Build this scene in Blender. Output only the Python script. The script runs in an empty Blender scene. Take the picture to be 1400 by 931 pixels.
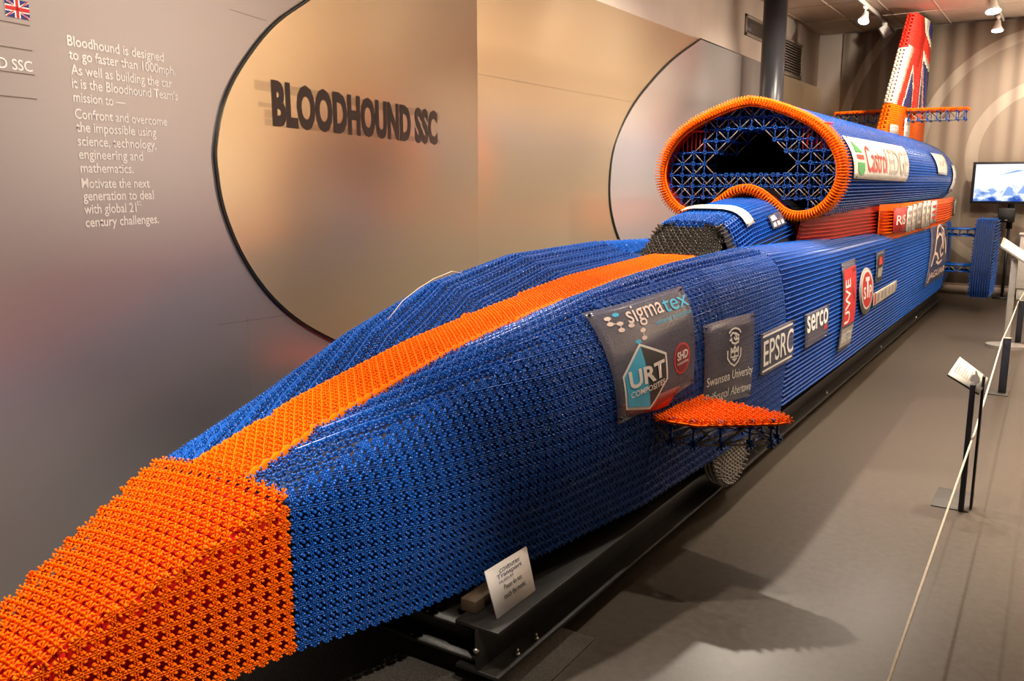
import bpy, math, random
import numpy as np
from mathutils import Matrix, Vector
from mathutils.geometry import tessellate_polygon
random.seed(4)
S = bpy.context.scene
COL = S.collection

# ---------------- camera, world, lights, exposure ----------------
cam = bpy.data.cameras.new('camera')
cam.sensor_width = 36.0
cam.lens = 36.0*1180.0/1400.0
cam.clip_start = .05
camo = bpy.data.objects.new('camera', cam)
COL.objects.link(camo)
camo.location = (0, 0, 1.65)
camo.rotation_euler = (math.radians(90-10.35), 0, math.radians(32.70))
S.camera = camo
S.view_settings.view_transform = 'Standard'
S.view_settings.look = 'None'
S.view_settings.gamma = 1.0
S.view_settings.use_curve_mapping = False
S.view_settings.exposure = 0.0
W = bpy.data.worlds.new('world'); S.world = W; W.use_nodes = True
W.node_tree.nodes['Background'].inputs[0].default_value = (1.0, .80, .62, 1)
W.node_tree.nodes['Background'].inputs[1].default_value = .33

S.cycles.sample_clamp_indirect = 4.0
WARM = (1.0, .875, .735)
def spot(name, loc, target, watts, size=110, blend=.5, radius=.05, color=WARM):
    L = bpy.data.lights.new(name, 'SPOT')
    L.energy = watts; L.color = color; L.spot_size = math.radians(size); L.spot_blend = blend; L.shadow_soft_size = radius
    o = bpy.data.objects.new(name, L); COL.objects.link(o)
    o.location = loc
    o.rotation_euler = (Vector(target)-Vector(loc)).to_track_quat('-Z', 'Y').to_euler()
    return o
for y, w in ((3.9, 220), (6.1, 330), (8.4, 280), (10.9, 220)):
    spot('right_track_light', (-1.08, y, 3.80), (-1.70, y+.4, .8), w, 86 if y < 5 else 120, .7)
spot('nose_light', (-2.50, .9, 3.80), (-2.12, 1.15, .7), 330, 42, .7)
spot('nose_light', (-2.50, 2.6, 3.80), (-2.10, 2.5, .9), 330, 52, .8)
for y, w in ((4.9, 470), (7.2, 420), (9.5, 180)):
    spot('left_track_light', (-2.50, y, 3.80), (-1.75, y+.5, .6), w, 105, .6)
spot('nose_light', (.5, .6, 3.86), (-1.80, 1.25, .62), 620, 32, .7)  # added unseen lamp, brightens the right side of the nose
def bare_lamp(loc, watts):
    L = bpy.data.lights.new('bare_lamp', 'POINT'); L.energy = watts; L.color = WARM; L.shadow_soft_size = .06
    o = bpy.data.objects.new('bare_lamp', L); COL.objects.link(o); o.location = loc
for loc in ((1.70, 9.5, 3.78), (.65, 9.6, 3.78), (-1.15, 10.3, 3.74)): bare_lamp(loc, 2.5)
for y, w in ((6.9, 250), (10.0, 130)):
    spot('wall_spot', (-2.0, y, 3.86), (-3.3, y+.3, 1.6), w, 100, .9)
spot('wall_spot', (-1.45, 1.0, 3.86), (-2.95, 1.5, 1.65), 410, 84, .9)  # added unseen lamp for the lettering, its mirror glare out of view
spot('corner_fill', (-1.1, 11.2, 3.80), (-3.5, 13.6, 3.0), 320, 80, .8)  # added unseen lamp that lifts the dark far corner
spot('curtain_spot', (-.5, 12.7, 3.8), (-.1, 14.6, 2.3), 330, 90, .9)
spot('fin_spot', (-1.1, 11.0, 3.8), (-2.0, 13.2, 3.0), 125, 60, .8)
for y, w, ty in ((6.0, 330, 7.4), (9.2, 340, 11.2)):
    spot('aisle_fill', (.6, y, 3.86), (-.95, ty, .6), w, 96, .8)  # unseen lamps put in to brighten the band and flank
spot('aisle_fill', (.0, 5.6, 3.86), (-.70, 5.6, 0), 420, 62, 1.0)  # unseen lamp put in to brighten the aisle floor
up = bpy.data.lights.new('ceiling_fill', 'AREA'); up.shape = 'RECTANGLE'; up.size = 2.0; up.size_y = 6; up.energy = 1050; up.color = (1, .83, .67)  # added area light without a fixture, brightens the ceiling
upo = bpy.data.objects.new('ceiling_fill', up); COL.objects.link(upo); upo.location = (3.0, 11.0, 1.3); upo.rotation_euler = (math.radians(180), 0, 0)

# ---------------- small tools ----------------
class Acc:
    """collects vertices and faces and links them as ONE mesh object"""
    def __init__(s): s.V = []; s.F = {}; s.n = 0
    def add(s, V, F):
        V = np.asarray(V, float).reshape(-1, 3)
        F = np.asarray(F, int)
        s.F.setdefault(F.shape[1], []).append(F+s.n)
        s.V.append(V); s.n += len(V)
    def poly(s, pts): s.add(pts, [list(range(len(pts)))])
    def inst(s, T, P, M):
        """template T (V, {k: F}) at points P (m,3) with frames M (m,3,3; columns are axes)"""
        V, Fd = T
        P = np.asarray(P, float)
        if not len(P): return
        A = np.einsum('mij,nj->mni', M, V)+P[:, None, :]
        m, n = len(P), len(V)
        for k, F in Fd.items():
            s.F.setdefault(k, []).append((F[None]+(np.arange(m)*n)[:, None, None]).reshape(-1, k)+s.n)
        s.V.append(A.reshape(-1, 3)); s.n += m*n
    def box(s, lo, hi):
        x0, y0, z0 = lo; x1, y1, z1 = hi
        V = [(x0,y0,z0),(x1,y0,z0),(x1,y1,z0),(x0,y1,z0),(x0,y0,z1),(x1,y0,z1),(x1,y1,z1),(x0,y1,z1)]
        s.add(V, BOXF)
    def hexa(s, V): s.add(V, BOXF)
    def tube(s, pts, r, k=8, cap=True):
        pts = [Vector(p) for p in pts]
        V = []; m = len(pts)
        up = None
        for i, p in enumerate(pts):
            d = (pts[min(i+1, m-1)]-pts[max(i-1, 0)]).normalized()
            if up is None:
                up = Vector((0, 0, 1)) if abs(d.z) < .9 else Vector((1, 0, 0))
            a = d.cross(up).normalized(); b = a.cross(d).normalized(); up = b
            for j in range(k):
                t = 2*math.pi*j/k
                rr = r[i] if hasattr(r, '__len__') else r
                V.append(p+a*(rr*math.cos(t))+b*(rr*math.sin(t)))
        F = [(i*k+j, i*k+(j+1) % k, (i+1)*k+(j+1) % k, (i+1)*k+j) for i in range(m-1) for j in range(k)]
        base = s.n
        s.add([tuple(v) for v in V], F)
        if cap:
            s.F.setdefault(k, []).append(np.array([[base+j for j in range(k)][::-1], [base+(m-1)*k+j for j in range(k)]]))
    def bar(s, a, b, w, h=None):
        a, b = Vector(a), Vector(b); h = h or w
        d = (b-a).normalized(); up = Vector((0, 0, 1)) if abs(d.z) < .95 else Vector((0, 1, 0))
        x = d.cross(up).normalized()*(w/2); y = x.cross(d).normalized()*(h/2)
        s.add([tuple(p+q) for p in (a, b) for q in (-x-y, x-y, x+y, -x+y)], [(0,3,2,1),(4,5,6,7),(0,1,5,4),(1,2,6,5),(2,3,7,6),(3,0,4,7)])
    def grid(s, G):
        G = np.asarray(G, float); a, b = G.shape[:2]
        i, j = np.meshgrid(np.arange(a-1), np.arange(b-1), indexing='ij')
        q = (i*b+j).ravel()
        s.add(G.reshape(-1, 3), np.c_[q, q+1, q+b+1, q+b])
    def build(s, name, mat, parent=None, smooth=False):
        me = bpy.data.meshes.new(name)
        V = np.vstack(s.V)
        me.vertices.add(len(V)); me.vertices.foreach_set('co', V.astype(np.float32).ravel())
        idx, tot = [], []
        for k, L in s.F.items():
            F = np.vstack(L); idx.append(F.ravel()); tot.append(np.full(len(F), k))
        idx = np.concatenate(idx); tot = np.concatenate(tot)
        me.loops.add(len(idx)); me.loops.foreach_set('vertex_index', idx.astype(np.int32))
        me.polygons.add(len(tot)); me.polygons.foreach_set('loop_start', np.r_[0, np.cumsum(tot)[:-1]].astype(np.int32))
        if smooth: me.polygons.foreach_set('use_smooth', np.ones(len(tot), bool))
        me.update(calc_edges=True); me.validate()
        me.materials.append(mat)
        o = bpy.data.objects.new(name, me); COL.objects.link(o)
        if parent is not None:
            o.parent = parent
            o.matrix_parent_inverse = Matrix.Translation(-Vector(parent.location)) @ Matrix.Identity(4)
        return o
BOXF = [(0,3,2,1),(4,5,6,7),(0,1,5,4),(1,2,6,5),(2,3,7,6),(3,0,4,7)]
def thing(name, label, cat, loc=(0, 0, 0), group=None):
    o = bpy.data.objects.new(name, None); COL.objects.link(o)
    o.empty_display_size = .1
    o.location = loc; o['label'] = label; o['category'] = cat
    if group: o['group'] = group
    return o
def tag(o, label, cat, group=None):
    o['label'] = label; o['category'] = cat
    if group: o['group'] = group
    return o
def struct(o): o['kind'] = 'structure'; return o
def bevel(o, w=.004, seg=2):
    m = o.modifiers.new('bevel', 'BEVEL'); m.width = w; m.segments = seg; m.limit_method = 'ANGLE'
    return o

# ---------------- materials ----------------
def mat(name, color, rough=.5, metal=0, spec=.5, noise=0, nscale=20, emit=None, estr=0, alpha=1, bump=0, bscale=60, coat=0):
    m = bpy.data.materials.new(name); m.use_nodes = True
    nt = m.node_tree; b = nt.nodes['Principled BSDF']
    b.inputs['Base Color'].default_value = (*color, 1)
    b.inputs['Roughness'].default_value = rough; b.inputs['Metallic'].default_value = metal
    b.inputs['Specular IOR Level'].default_value = spec
    b.inputs['Coat Weight'].default_value = coat
    if alpha < 1: b.inputs['Alpha'].default_value = alpha
    if emit: b.inputs['Emission Color'].default_value = (*emit, 1); b.inputs['Emission Strength'].default_value = estr
    if noise or bump:
        tc = nt.nodes.new('ShaderNodeTexCoord'); n = nt.nodes.new('ShaderNodeTexNoise'); n.inputs['Scale'].default_value = nscale; n.inputs['Detail'].default_value = 6
        nt.links.new(tc.outputs['Object'], n.inputs['Vector'])
        if noise:
            r = nt.nodes.new('ShaderNodeValToRGB'); r.color_ramp.elements[0].position = .3; r.color_ramp.elements[1].position = .7
            r.color_ramp.elements[0].color = tuple(c*(1-noise) for c in color)+(1,)
            r.color_ramp.elements[1].color = tuple(min(1, c*(1+noise)) for c in color)+(1,)
            nt.links.new(n.outputs['Fac'], r.inputs['Fac']); nt.links.new(r.outputs['Color'], b.inputs['Base Color'])
        if bump:
            n2 = nt.nodes.new('ShaderNodeTexNoise'); n2.inputs['Scale'].default_value = bscale; n2.inputs['Detail'].default_value = 4
            nt.links.new(tc.outputs['Object'], n2.inputs['Vector'])
            bp = nt.nodes.new('ShaderNodeBump'); bp.inputs['Strength'].default_value = bump; bp.inputs['Distance'].default_value = .01
            nt.links.new(n2.outputs['Fac'], bp.inputs['Height']); nt.links.new(bp.outputs['Normal'], b.inputs['Normal'])
    return m
def brushed(name, color, rough, aniso=.75, metal=.62):
    """brushed sheet metal: the grain runs level, so lamps smear upright"""
    m = mat(name, color, rough, metal)
    nt = m.node_tree; b = nt.nodes['Principled BSDF']
    tc = nt.nodes.new('ShaderNodeTexCoord')
    n2 = nt.nodes.new('ShaderNodeTexNoise'); n2.inputs['Scale'].default_value = 1.1; n2.inputs['Detail'].default_value = 0
    nt.links.new(tc.outputs['Object'], n2.inputs['Vector'])
    r = nt.nodes.new('ShaderNodeValToRGB'); r.color_ramp.elements[0].color = tuple(c*.95 for c in color)+(1,); r.color_ramp.elements[1].color = tuple(c*1.05 for c in color)+(1,)
    nt.links.new(n2.outputs['Fac'], r.inputs['Fac']); nt.links.new(r.outputs['Color'], b.inputs['Base Color'])
    tg = nt.nodes.new('ShaderNodeCombineXYZ'); tg.inputs[2].default_value = 1
    b.inputs['Anisotropic'].default_value = aniso
    nt.links.new(tg.outputs['Vector'], b.inputs['Tangent'])
    return m
M = dict(
 blue=mat('blue plastic', (.006, .088, .42), .25, spec=.45, noise=.12, nscale=9),
 orange=mat('orange plastic', (.97, .158, .001), .40, spec=.1, noise=.05, nscale=9),
 flagblue=mat('navy plastic', (.010, .022, .13), .38, noise=.1, nscale=9),
 red=mat('red plastic', (.55, .018, .008), .4, noise=.06, nscale=9),
 redbright=mat('bright red plastic', (.75, .02, .008), .4, noise=.06, nscale=9),
 white=mat('cream plastic', (.72, .62, .48), .4, noise=.05, nscale=9),
 grey=mat('grey plastic rods', (.25, .225, .195), .38, noise=.1, nscale=9),
 pale=mat('pale grey plastic rods', (.40, .35, .27), .38, noise=.1, nscale=9),
 brown=mat('dark brown plastic', (.040, .031, .019), .32, noise=.15, nscale=9),
 inner=mat('inner shade layer', (.004, .010, .045), .7, noise=.2, nscale=15),  # dark colour painted for shade behind the connectors
 innerred=mat('red inner layer', (.42, .006, .002), .7, spec=.1, noise=.2, nscale=15),
 shadeblack=mat('inner shade black', (.004, .004, .006), .8, noise=.2, nscale=15),  # black painted for the dark of the hollow interior
 acetate=mat('clear acetate', (.17, .16, .19), .18, alpha=.46, noise=.1, nscale=6),
 acetatepale=mat('pale acetate', (.72, .68, .58), .3, alpha=.9, noise=.08, nscale=6),
 ink_white=mat('white print', (.85, .82, .76), .45, noise=.03),
 ink_pink=mat('pale pink print', (.80, .62, .55), .45, noise=.03),
 ink_black=mat('black print', (.015, .014, .016), .45, noise=.1),
 ink_grey=mat('grey print', (.33, .30, .27), .45, noise=.1),
 ink_red=mat('red print', (.62, .03, .03), .45, noise=.05),
 ink_wine=mat('wine red print', (.22, .012, .016), .45, noise=.05),
 ink_cyan=mat('cyan print', (.03, .45, .72), .45, noise=.05),
 ink_green=mat('green print', (.04, .30, .07), .45, noise=.05),
 ink_navy=mat('navy print', (.03, .035, .18), .45, noise=.05),
 ink_yellow=mat('pale yellow print', (.85, .72, .33), .45, noise=.05),
 steel=mat('black painted steel', (.013, .011, .009), .45, noise=.35, nscale=14, bump=.1),
 bolt=mat('zinc bolt', (.5, .48, .44), .3, .9, noise=.1),
 rubber=mat('black rubber', (.02, .02, .02), .6, noise=.2),
 card=mat('white card', (.80, .74, .68), .5, noise=.03),
 cardedge=mat('cream card', (.78, .73, .62), .5, noise=.03),
 navy=mat('dark navy powder coat', (.022, .024, .035), .45, noise=.2),
 plate=mat('grey steel plate', (.085, .08, .07), .45, .2, noise=.15),
 alum=mat('satin aluminium', (.62, .58, .52), .35, .7, noise=.08),
 cord=mat('white cord', (.78, .70, .56), .6, noise=.1, nscale=80),
 plaster=mat('off white plaster', (.74, .62, .52), .75, noise=.05, nscale=3),
 rightwall=mat('beige plaster', (.30, .25, .21), .8, noise=.05, nscale=3),
 soffit=mat('ceiling tile', (.78, .66, .53), .85, noise=.08, nscale=60),
 tee=mat('ceiling grid', (.6, .5, .4), .6, noise=.05),
 pillar=mat('grey gloss paint', (.045, .045, .05), .32, noise=.06, nscale=3),
 louvre=mat('brown louvre paint', (.26, .20, .15), .5, noise=.1),
 black=mat('black plastic', (.012, .012, .013), .4, noise=.2),
 lampwhite=mat('white lamp housing', (.66, .62, .56), .4, noise=.05),
 lampglow=mat('lamp face', (.9, .9, 1), .3, emit=(.86, .88, 1.0), estr=9, noise=.02),
 metalgrey=brushed('brushed grey metal', (.41, .378, .378), .30),
 metalbrown=brushed('brushed bronze metal', (.68, .525, .325), .25),
 metallight=brushed('brushed silver metal', (.76, .70, .64), .25),
 title=mat('dark brown lettering', (.060, .034, .022), .6, noise=.05),
 smear=mat('faint brown streak', (.11, .075, .045), .6, alpha=.16, noise=.05),
 wallwhite=mat('white lettering', (.98, .95, .90), .5, noise=.02),
 rule=mat('brown rule', (.16, .12, .09), .5, noise=.05),
 mat_=mat('speckled mat', (.06, .052, .042), .8, noise=.8, nscale=220, bump=.6, bscale=260),
)
def floor_material():
    m = bpy.data.materials.new('vinyl floor'); m.use_nodes = True; nt = m.node_tree; b = nt.nodes['Principled BSDF']
    tc = nt.nodes.new('ShaderNodeTexCoord')
    n = nt.nodes.new('ShaderNodeTexNoise'); n.inputs['Scale'].default_value = 26; n.inputs['Detail'].default_value = 9; n.inputs['Roughness'].default_value = .65
    nt.links.new(tc.outputs['Object'], n.inputs['Vector'])
    r = nt.nodes.new('ShaderNodeValToRGB')
    r.color_ramp.elements[0].position = .35; r.color_ramp.elements[0].color = (.076, .060, .045, 1)
    r.color_ramp.elements[1].position = .7; r.color_ramp.elements[1].color = (.104, .084, .064, 1)
    nt.links.new(n.outputs['Fac'], r.inputs['Fac']); nt.links.new(r.outputs['Color'], b.inputs['Base Color'])
    mr = nt.nodes.new('ShaderNodeMapRange'); mr.inputs['To Min'].default_value = .36; mr.inputs['To Max'].default_value = .46
    nt.links.new(n.outputs['Fac'], mr.inputs['Value']); nt.links.new(mr.outputs['Result'], b.inputs['Roughness'])
    n2 = nt.nodes.new('ShaderNodeTexNoise'); n2.inputs['Scale'].default_value = 160
    nt.links.new(tc.outputs['Object'], n2.inputs['Vector'])
    bp = nt.nodes.new('ShaderNodeBump'); bp.inputs['Strength'].default_value = .12; bp.inputs['Distance'].default_value = .003
    nt.links.new(n2.outputs['Fac'], bp.inputs['Height']); nt.links.new(bp.outputs['Normal'], b.inputs['Normal'])
    return m
def curtain_material():
    """taupe cloth printed with paler rings round (x -0.35, z 2.05)"""
    m = bpy.data.materials.new('printed curtain'); m.use_nodes = True; nt = m.node_tree; b = nt.nodes['Principled BSDF']
    b.inputs['Roughness'].default_value = .85
    g = nt.nodes.new('ShaderNodeNewGeometry'); sx = nt.nodes.new('ShaderNodeSeparateXYZ'); nt.links.new(g.outputs['Position'], sx.inputs[0])
    cx = nt.nodes.new('ShaderNodeCombineXYZ'); nt.links.new(sx.outputs['X'], cx.inputs[0]); nt.links.new(sx.outputs['Z'], cx.inputs[1])
    d = nt.nodes.new('ShaderNodeVectorMath'); d.operation = 'DISTANCE'; d.inputs[1].default_value = (-.35, 2.05, 0); nt.links.new(cx.outputs[0], d.inputs[0])
    div = nt.nodes.new('ShaderNodeMath'); div.operation = 'DIVIDE'; div.inputs[1].default_value = 4.0; nt.links.new(d.outputs['Value'], div.inputs[0])
    r = nt.nodes.new('ShaderNodeValToRGB'); r.color_ramp.interpolation = 'CONSTANT'
    dark = (.25, .195, .145, 1); lite = (.42, .355, .28, 1); mid = (.31, .25, .19, 1)
    e = r.color_ramp.elements
    e[0].position = 0; e[0].color = mid
    e[1].position = .22; e[1].color = lite
    for p, c in ((.265, mid), (.405, lite), (.445, dark), (.70, lite), (.735, dark)):
        k = e.new(p); k.color = c
    nt.links.new(div.outputs[0], r.inputs['Fac']); nt.links.new(r.outputs['Color'], b.inputs['Base Color'])
    return m
def screen_material():
    m = bpy.data.materials.new('lit screen'); m.use_nodes = True; nt = m.node_tree; b = nt.nodes['Principled BSDF']
    b.inputs['Base Color'].default_value = (.02, .02, .02, 1); b.inputs['Roughness'].default_value = .2
    tc = nt.nodes.new('ShaderNodeTexCoord'); mp = nt.nodes.new('ShaderNodeMapping'); mp.inputs['Scale'].default_value = (9, 1, 13)
    n = nt.nodes.new('ShaderNodeTexNoise'); n.inputs['Scale'].default_value = 1.0; n.inputs['Detail'].default_value = 5
    nt.links.new(tc.outputs['Object'], mp.inputs['Vector']); nt.links.new(mp.outputs['Vector'], n.inputs['Vector'])
    sx = nt.nodes.new('ShaderNodeSeparateXYZ'); nt.links.new(tc.outputs['Object'], sx.inputs[0])
    mr = nt.nodes.new('ShaderNodeMapRange'); mr.inputs['From Min'].default_value = 1.38; mr.inputs['From Max'].default_value = 1.72; mr.inputs['To Min'].default_value = -.10; mr.inputs['To Max'].default_value = .30
    nt.links.new(sx.outputs['Z'], mr.inputs['Value'])
    ad = nt.nodes.new('ShaderNodeMath'); ad.operation = 'ADD'; nt.links.new(n.outputs['Fac'], ad.inputs[0]); nt.links.new(mr.outputs['Result'], ad.inputs[1])
    r = nt.nodes.new('ShaderNodeValToRGB'); e = r.color_ramp.elements
    e[0].position = .30; e[0].color = (.02, .08, .45, 1); e[1].position = .56; e[1].color = (.86, .92, 1, 1)
    k = e.new(.42); k.color = (.22, .38, .75, 1)
    nt.links.new(ad.outputs[0], r.inputs['Fac']); nt.links.new(r.outputs['Color'], b.inputs['Emission Color']); b.inputs['Emission Strength'].default_value = 1.15
    return m

# ---------------- the room ----------------
XW, YE, ZC = -3.56, 14.66, 3.95
a = Acc(); a.box((-5.2, -4.0, -.1), (4.2, YE+.3, 0)); struct(a.build('floor', floor_material()))
# ceiling: one slab of tiles with a grid of tees
a = Acc(); a.box((-5.2, -4.0, ZC), (4.2, YE+.3, ZC+.1)); ceil = struct(a.build('ceiling', M['soffit']))
a = Acc()
x = -3.56
while x < 3.5:
    a.box((x-.012, -4, ZC-.006), (x+.012, YE, ZC+.001)); x += .6
y = 0.26
while y < YE:
    a.box((-3.6, y-.012, ZC-.007), (3.5, y+.012, ZC+.001)); y += 1.2
struct(a.build('ceiling_grid', M['tee'], ceil))
a = Acc(); a.box((-4.9, -4.0, 0), (XW-.06, YE+.3, ZC)); struct(a.build('wall_left', M['plaster']))
a = Acc(); a.box((-5.2, YE, 0), (4.2, YE+.3, ZC)); struct(a.build('wall_far', M['plaster']))
a = Acc(); a.box((-3.5, YE-.09, 0), (3.5, YE-.06, .14)); a.box((-3.5, YE-.095, .14), (3.5, YE-.06, .155)); struct(a.build('baseboard_far', M['louvre']))
a = Acc(); a.box((3.9, -4.0, 0), (4.2, 2.6, ZC)); struct(a.build('unseen_wall_right', M['rightwall']))  # unseen partial wall added to block side light
a = Acc(); a.box((-5.2, -4.3, 0), (4.2, -4.0, ZC)); struct(a.build('unseen_wall_near', M['rightwall']))  # unseen wall added to keep light off the foreground
# printed curtain along the far wall
a = Acc(); nx = 700
xs = np.linspace(-3.25, 3.4, nx); zs = np.linspace(.16, ZC-.02, 5)
G = np.zeros((nx, 5, 3))
for j, z in enumerate(zs):
    G[:, j, 0] = xs; G[:, j, 2] = z
    G[:, j, 1] = YE-.055+.013*np.sin(xs*2*math.pi/.26+1.5*np.sin(xs*2.3))*(.7+.3*j/4)+.006*np.sin(xs*31+2*np.sin(xs*1.7))
a.grid(G); o = a.build('printed_curtain', curtain_material(), smooth=True)
sm = o.modifiers.new('thick', 'SOLIDIFY'); sm.thickness = .004
tag(o, 'taupe pleated curtain printed with pale rings, hanging along the far wall', 'curtain')

# ---------------- flat pieces with print: text and shapes ----------------
def text_tris(txt, bold=0.0, spacing=1.0):
    cu = bpy.data.curves.new('text', 'FONT'); cu.body = txt; cu.size = 1; cu.offset = bold; cu.space_character = spacing; cu.resolution_u = 3
    o = bpy.data.objects.new('text', cu); COL.objects.link(o)
    dg = bpy.context.evaluated_depsgraph_get(); me = o.evaluated_get(dg).to_mesh()
    me.calc_loop_triangles()
    V = np.array([v.co[:2] for v in me.vertices]); T = np.array([t.vertices[:] for t in me.loop_triangles])
    o.evaluated_get(dg).to_mesh_clear(); bpy.data.objects.remove(o); bpy.data.curves.remove(cu)
    return V, T
def fit(V, x0, y0, x1, y1, shear=0):
    lo, hi = V.min(0), V.max(0)
    U = (V-lo)/(hi-lo)
    return np.c_[x0+U[:, 0]*(x1-x0)+shear*U[:, 1], y0+U[:, 1]*(y1-y0)]
def shape_tris(pts):
    T = tessellate_polygon([[Vector((p[0], p[1], 0)) for p in pts]])
    return np.array(pts, float), np.array(T)
def subdiv(V, T, n):
    for _ in range(n):
        m = {}; V = list(map(tuple, V)); N = []
        def mid(i, j):
            k = (min(i, j), max(i, j))
            if k not in m: m[k] = len(V); V.append(tuple((np.array(V[i])+np.array(V[j]))/2))
            return m[k]
        for t in T:
            p, q, r = mid(t[0], t[1]), mid(t[1], t[2]), mid(t[2], t[0])
            N += [(t[0], p, r), (p, t[1], q), (r, q, t[2]), (p, q, r)]
        V, T = np.array(V), np.array(N)
    return V, T
def ell(cx, cy, rx, ry, n=28, a0=0, a1=360):
    return [(cx+rx*math.cos(math.radians(a0+(a1-a0)*i/n)), cy+ry*math.sin(math.radians(a0+(a1-a0)*i/n))) for i in range(n+(0 if a1-a0 == 360 else 1))]
def stroke(pts, w, closed=False):
    """a brush stroke of width w along pts, as quads' triangles"""
    pts = [np.array(p, float) for p in pts]
    if closed: pts = pts+[pts[0]]
    V, T = [], []
    for i, p in enumerate(pts):
        d = pts[min(i+1, len(pts)-1)]-pts[max(i-1, 0)]
        if closed and i in (0, len(pts)-1): d = pts[1]-pts[-2]
        d = d/(np.hypot(*d)+1e-9); n = np.array([-d[1], d[0]])
        V += [p+n*w/2, p-n*w/2]
    for i in range(len(pts)-1):
        T += [(2*i, 2*i+1, 2*i+3), (2*i, 2*i+3, 2*i+2)]
    return np.array(V), np.array(T)
class Print:
    """print on a mapped surface: fn(a, b, lift) -> point"""
    def __init__(s, fn, parent, lift=.002): s.fn, s.parent, s.lift, s.acc = fn, parent, lift, {}
    def put(s, V, T, key, n=0, up=0):
        V, T = subdiv(V, T, n) if n else (V, T)
        P = np.array([s.fn(v[0], v[1], s.lift+up) for v in V])
        ac = Acc(); ac.add(P, T); s.acc.setdefault(key, []).append(ac)
    def text(s, txt, box, key, name='lettering', bold=0, shear=0, up=.001, n=0, spacing=1.0):
        V, T = text_tris(txt, bold, spacing); s.put(fit(V, *box, shear), T, (name, key), n, up)
    def shape(s, pts, key, name='printed_shape', n=2, up=0):
        s.put(*shape_tris(pts), (name, key), n, up)
    def line(s, pts, w, key, name='printed_shape', closed=False, up=.0005):
        s.put(*stroke(pts, w, closed), (name, key), 0, up)
    def done(s):
        for (name, key), L in s.acc.items():
            for ac in L: ac.build(name, M[key], s.parent)

# ---------------- metal cladding along the left wall ----------------
ANG = math.radians(10.9); SEAM = np.array([XW, 5.08, 0]); WN = np.array([math.cos(ANG), math.sin(ANG), 0]); WD = np.array([-math.sin(ANG), math.cos(ANG), 0])
def near_wall(u, z, off=0): return SEAM+WD*u+WN*off+np.array([0, 0, z])
def far_wall(y, z, off=0): return np.array([XW+off, y, z])
def slab(acc, fn, outline, o0, o1):
    """prism between offsets o0 and o1 with a 2D outline"""
    V, T = shape_tris(outline); n = len(V)
    A = [fn(p[0], p[1], o0) for p in V]; B = [fn(p[0], p[1], o1) for p in V]
    acc.add(A+B, np.vstack([T[:, ::-1], T+n]))
    acc.add(A+B, [(i, (i+1) % n, n+(i+1) % n, n+i) for i in range(n)])
def smooth_curve(pts, k=6):
    P = np.asarray(pts, float); Q = np.vstack([2*P[0]-P[1], P, 2*P[-1]-P[-2]]); out = []
    for i in range(len(P)-1):
        p0, p1, p2, p3 = Q[i:i+4]
        for t in np.linspace(0, 1, k, endpoint=(i == len(P)-2)):
            out.append(tuple(.5*((2*p1)+(p2-p0)*t+(2*p0-5*p1+4*p2-p3)*t*t+(3*p1-p0-3*p2+p3)*t**3)))
    return out
ZT = 3.17
cl = thing('metal_cladding', 'pinkish grey brushed metal wall panel with white paragraph lettering, left of the big disc', 'wall panel', tuple(near_wall(-3, 0)))
a = Acc(); slab(a, near_wall, [(-7.5, 0), (0, 0), (0, ZT), (-7.5, ZT)], -.05, 0); a.build('sheet', M['metalgrey'], cl)
a = Acc()
for seg in ([(-2.54, 2.372), (-2.29, 2.366)], [(-2.535, 1.05), (-2.535, 0.1)], [(-2.73, 1.05), (-2.2, 1.02)]):
    (u0, z0), (u1, z1) = seg; a = Acc()
    if abs(u0-u1) < .01: slab(a, near_wall, [(u0-.0008, z1), (u0+.0008, z1), (u0+.0008, z0), (u0-.0008, z0)], .0, .0006)
    else: slab(a, near_wall, [(u0, z0-.0008), (u1, z1-.0008), (u1, z1+.0008), (u0, z0+.0008)], .0, .0006)
    a.build('sheet_joint', M['rule'], cl)
pr = Print(near_wall, cl, .0015)
LINES = [('Bloodhound is designed',-3.383,2.125,-2.941),('to go faster than 1000mph.',-3.381,2.08,-2.883),('As well as building the car',-3.378,2.031,-2.906),('it is the Bloodhound Team\u2019s',-3.379,1.986,-2.879),('mission to \u2014',-3.378,1.94,-3.149),
 ('Confront and overcome',-3.378,1.884,-2.947),('the impossible using',-3.377,1.84,-3.008),('science, technology,',-3.376,1.793,-3.012),('engineering and',-3.376,1.748,-3.083),('mathematics.',-3.374,1.701,-3.134),
 ('Motivate the next',-3.375,1.648,-3.06),('generation to deal',-3.373,1.604,-3.044),('with global 21',-3.374,1.558,-3.135),('century challenges.',-3.373,1.512,-3.026)]
for txt, u0, z, u1 in LINES:
    V, T = text_tris(txt, .016)
    lo, hi = V[:, 0].min(), V[:, 0].max()
    V = np.c_[u0+(V[:, 0]-lo)/(hi-lo)*(u1-u0), z-.0155+V[:, 1]*.0485]
    pr.put(V, T, ('lettering', 'wallwhite'))
pr.text('st', (-3.132, 1.566, -3.112, 1.584), 'wallwhite', bold=.01)
V, T = text_tris('BLOODHOUND SSC', .01); lo = V.min(0); V = (V-lo)
V = np.c_[-3.528+(V[:, 0]-V[:, 0].max())*.0475, 2.004+V[:, 1]*.0475]; pr.put(V, T, ('lettering', 'wallwhite'))
for z in (2.149, 2.072, 1.996, 1.92):
    pr.shape([(-4.4, z-.0016), (-3.522, z-.0016), (-3.522, z+.0016), (-4.4, z+.0016)], 'rule', 'rule_line', 0)
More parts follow.
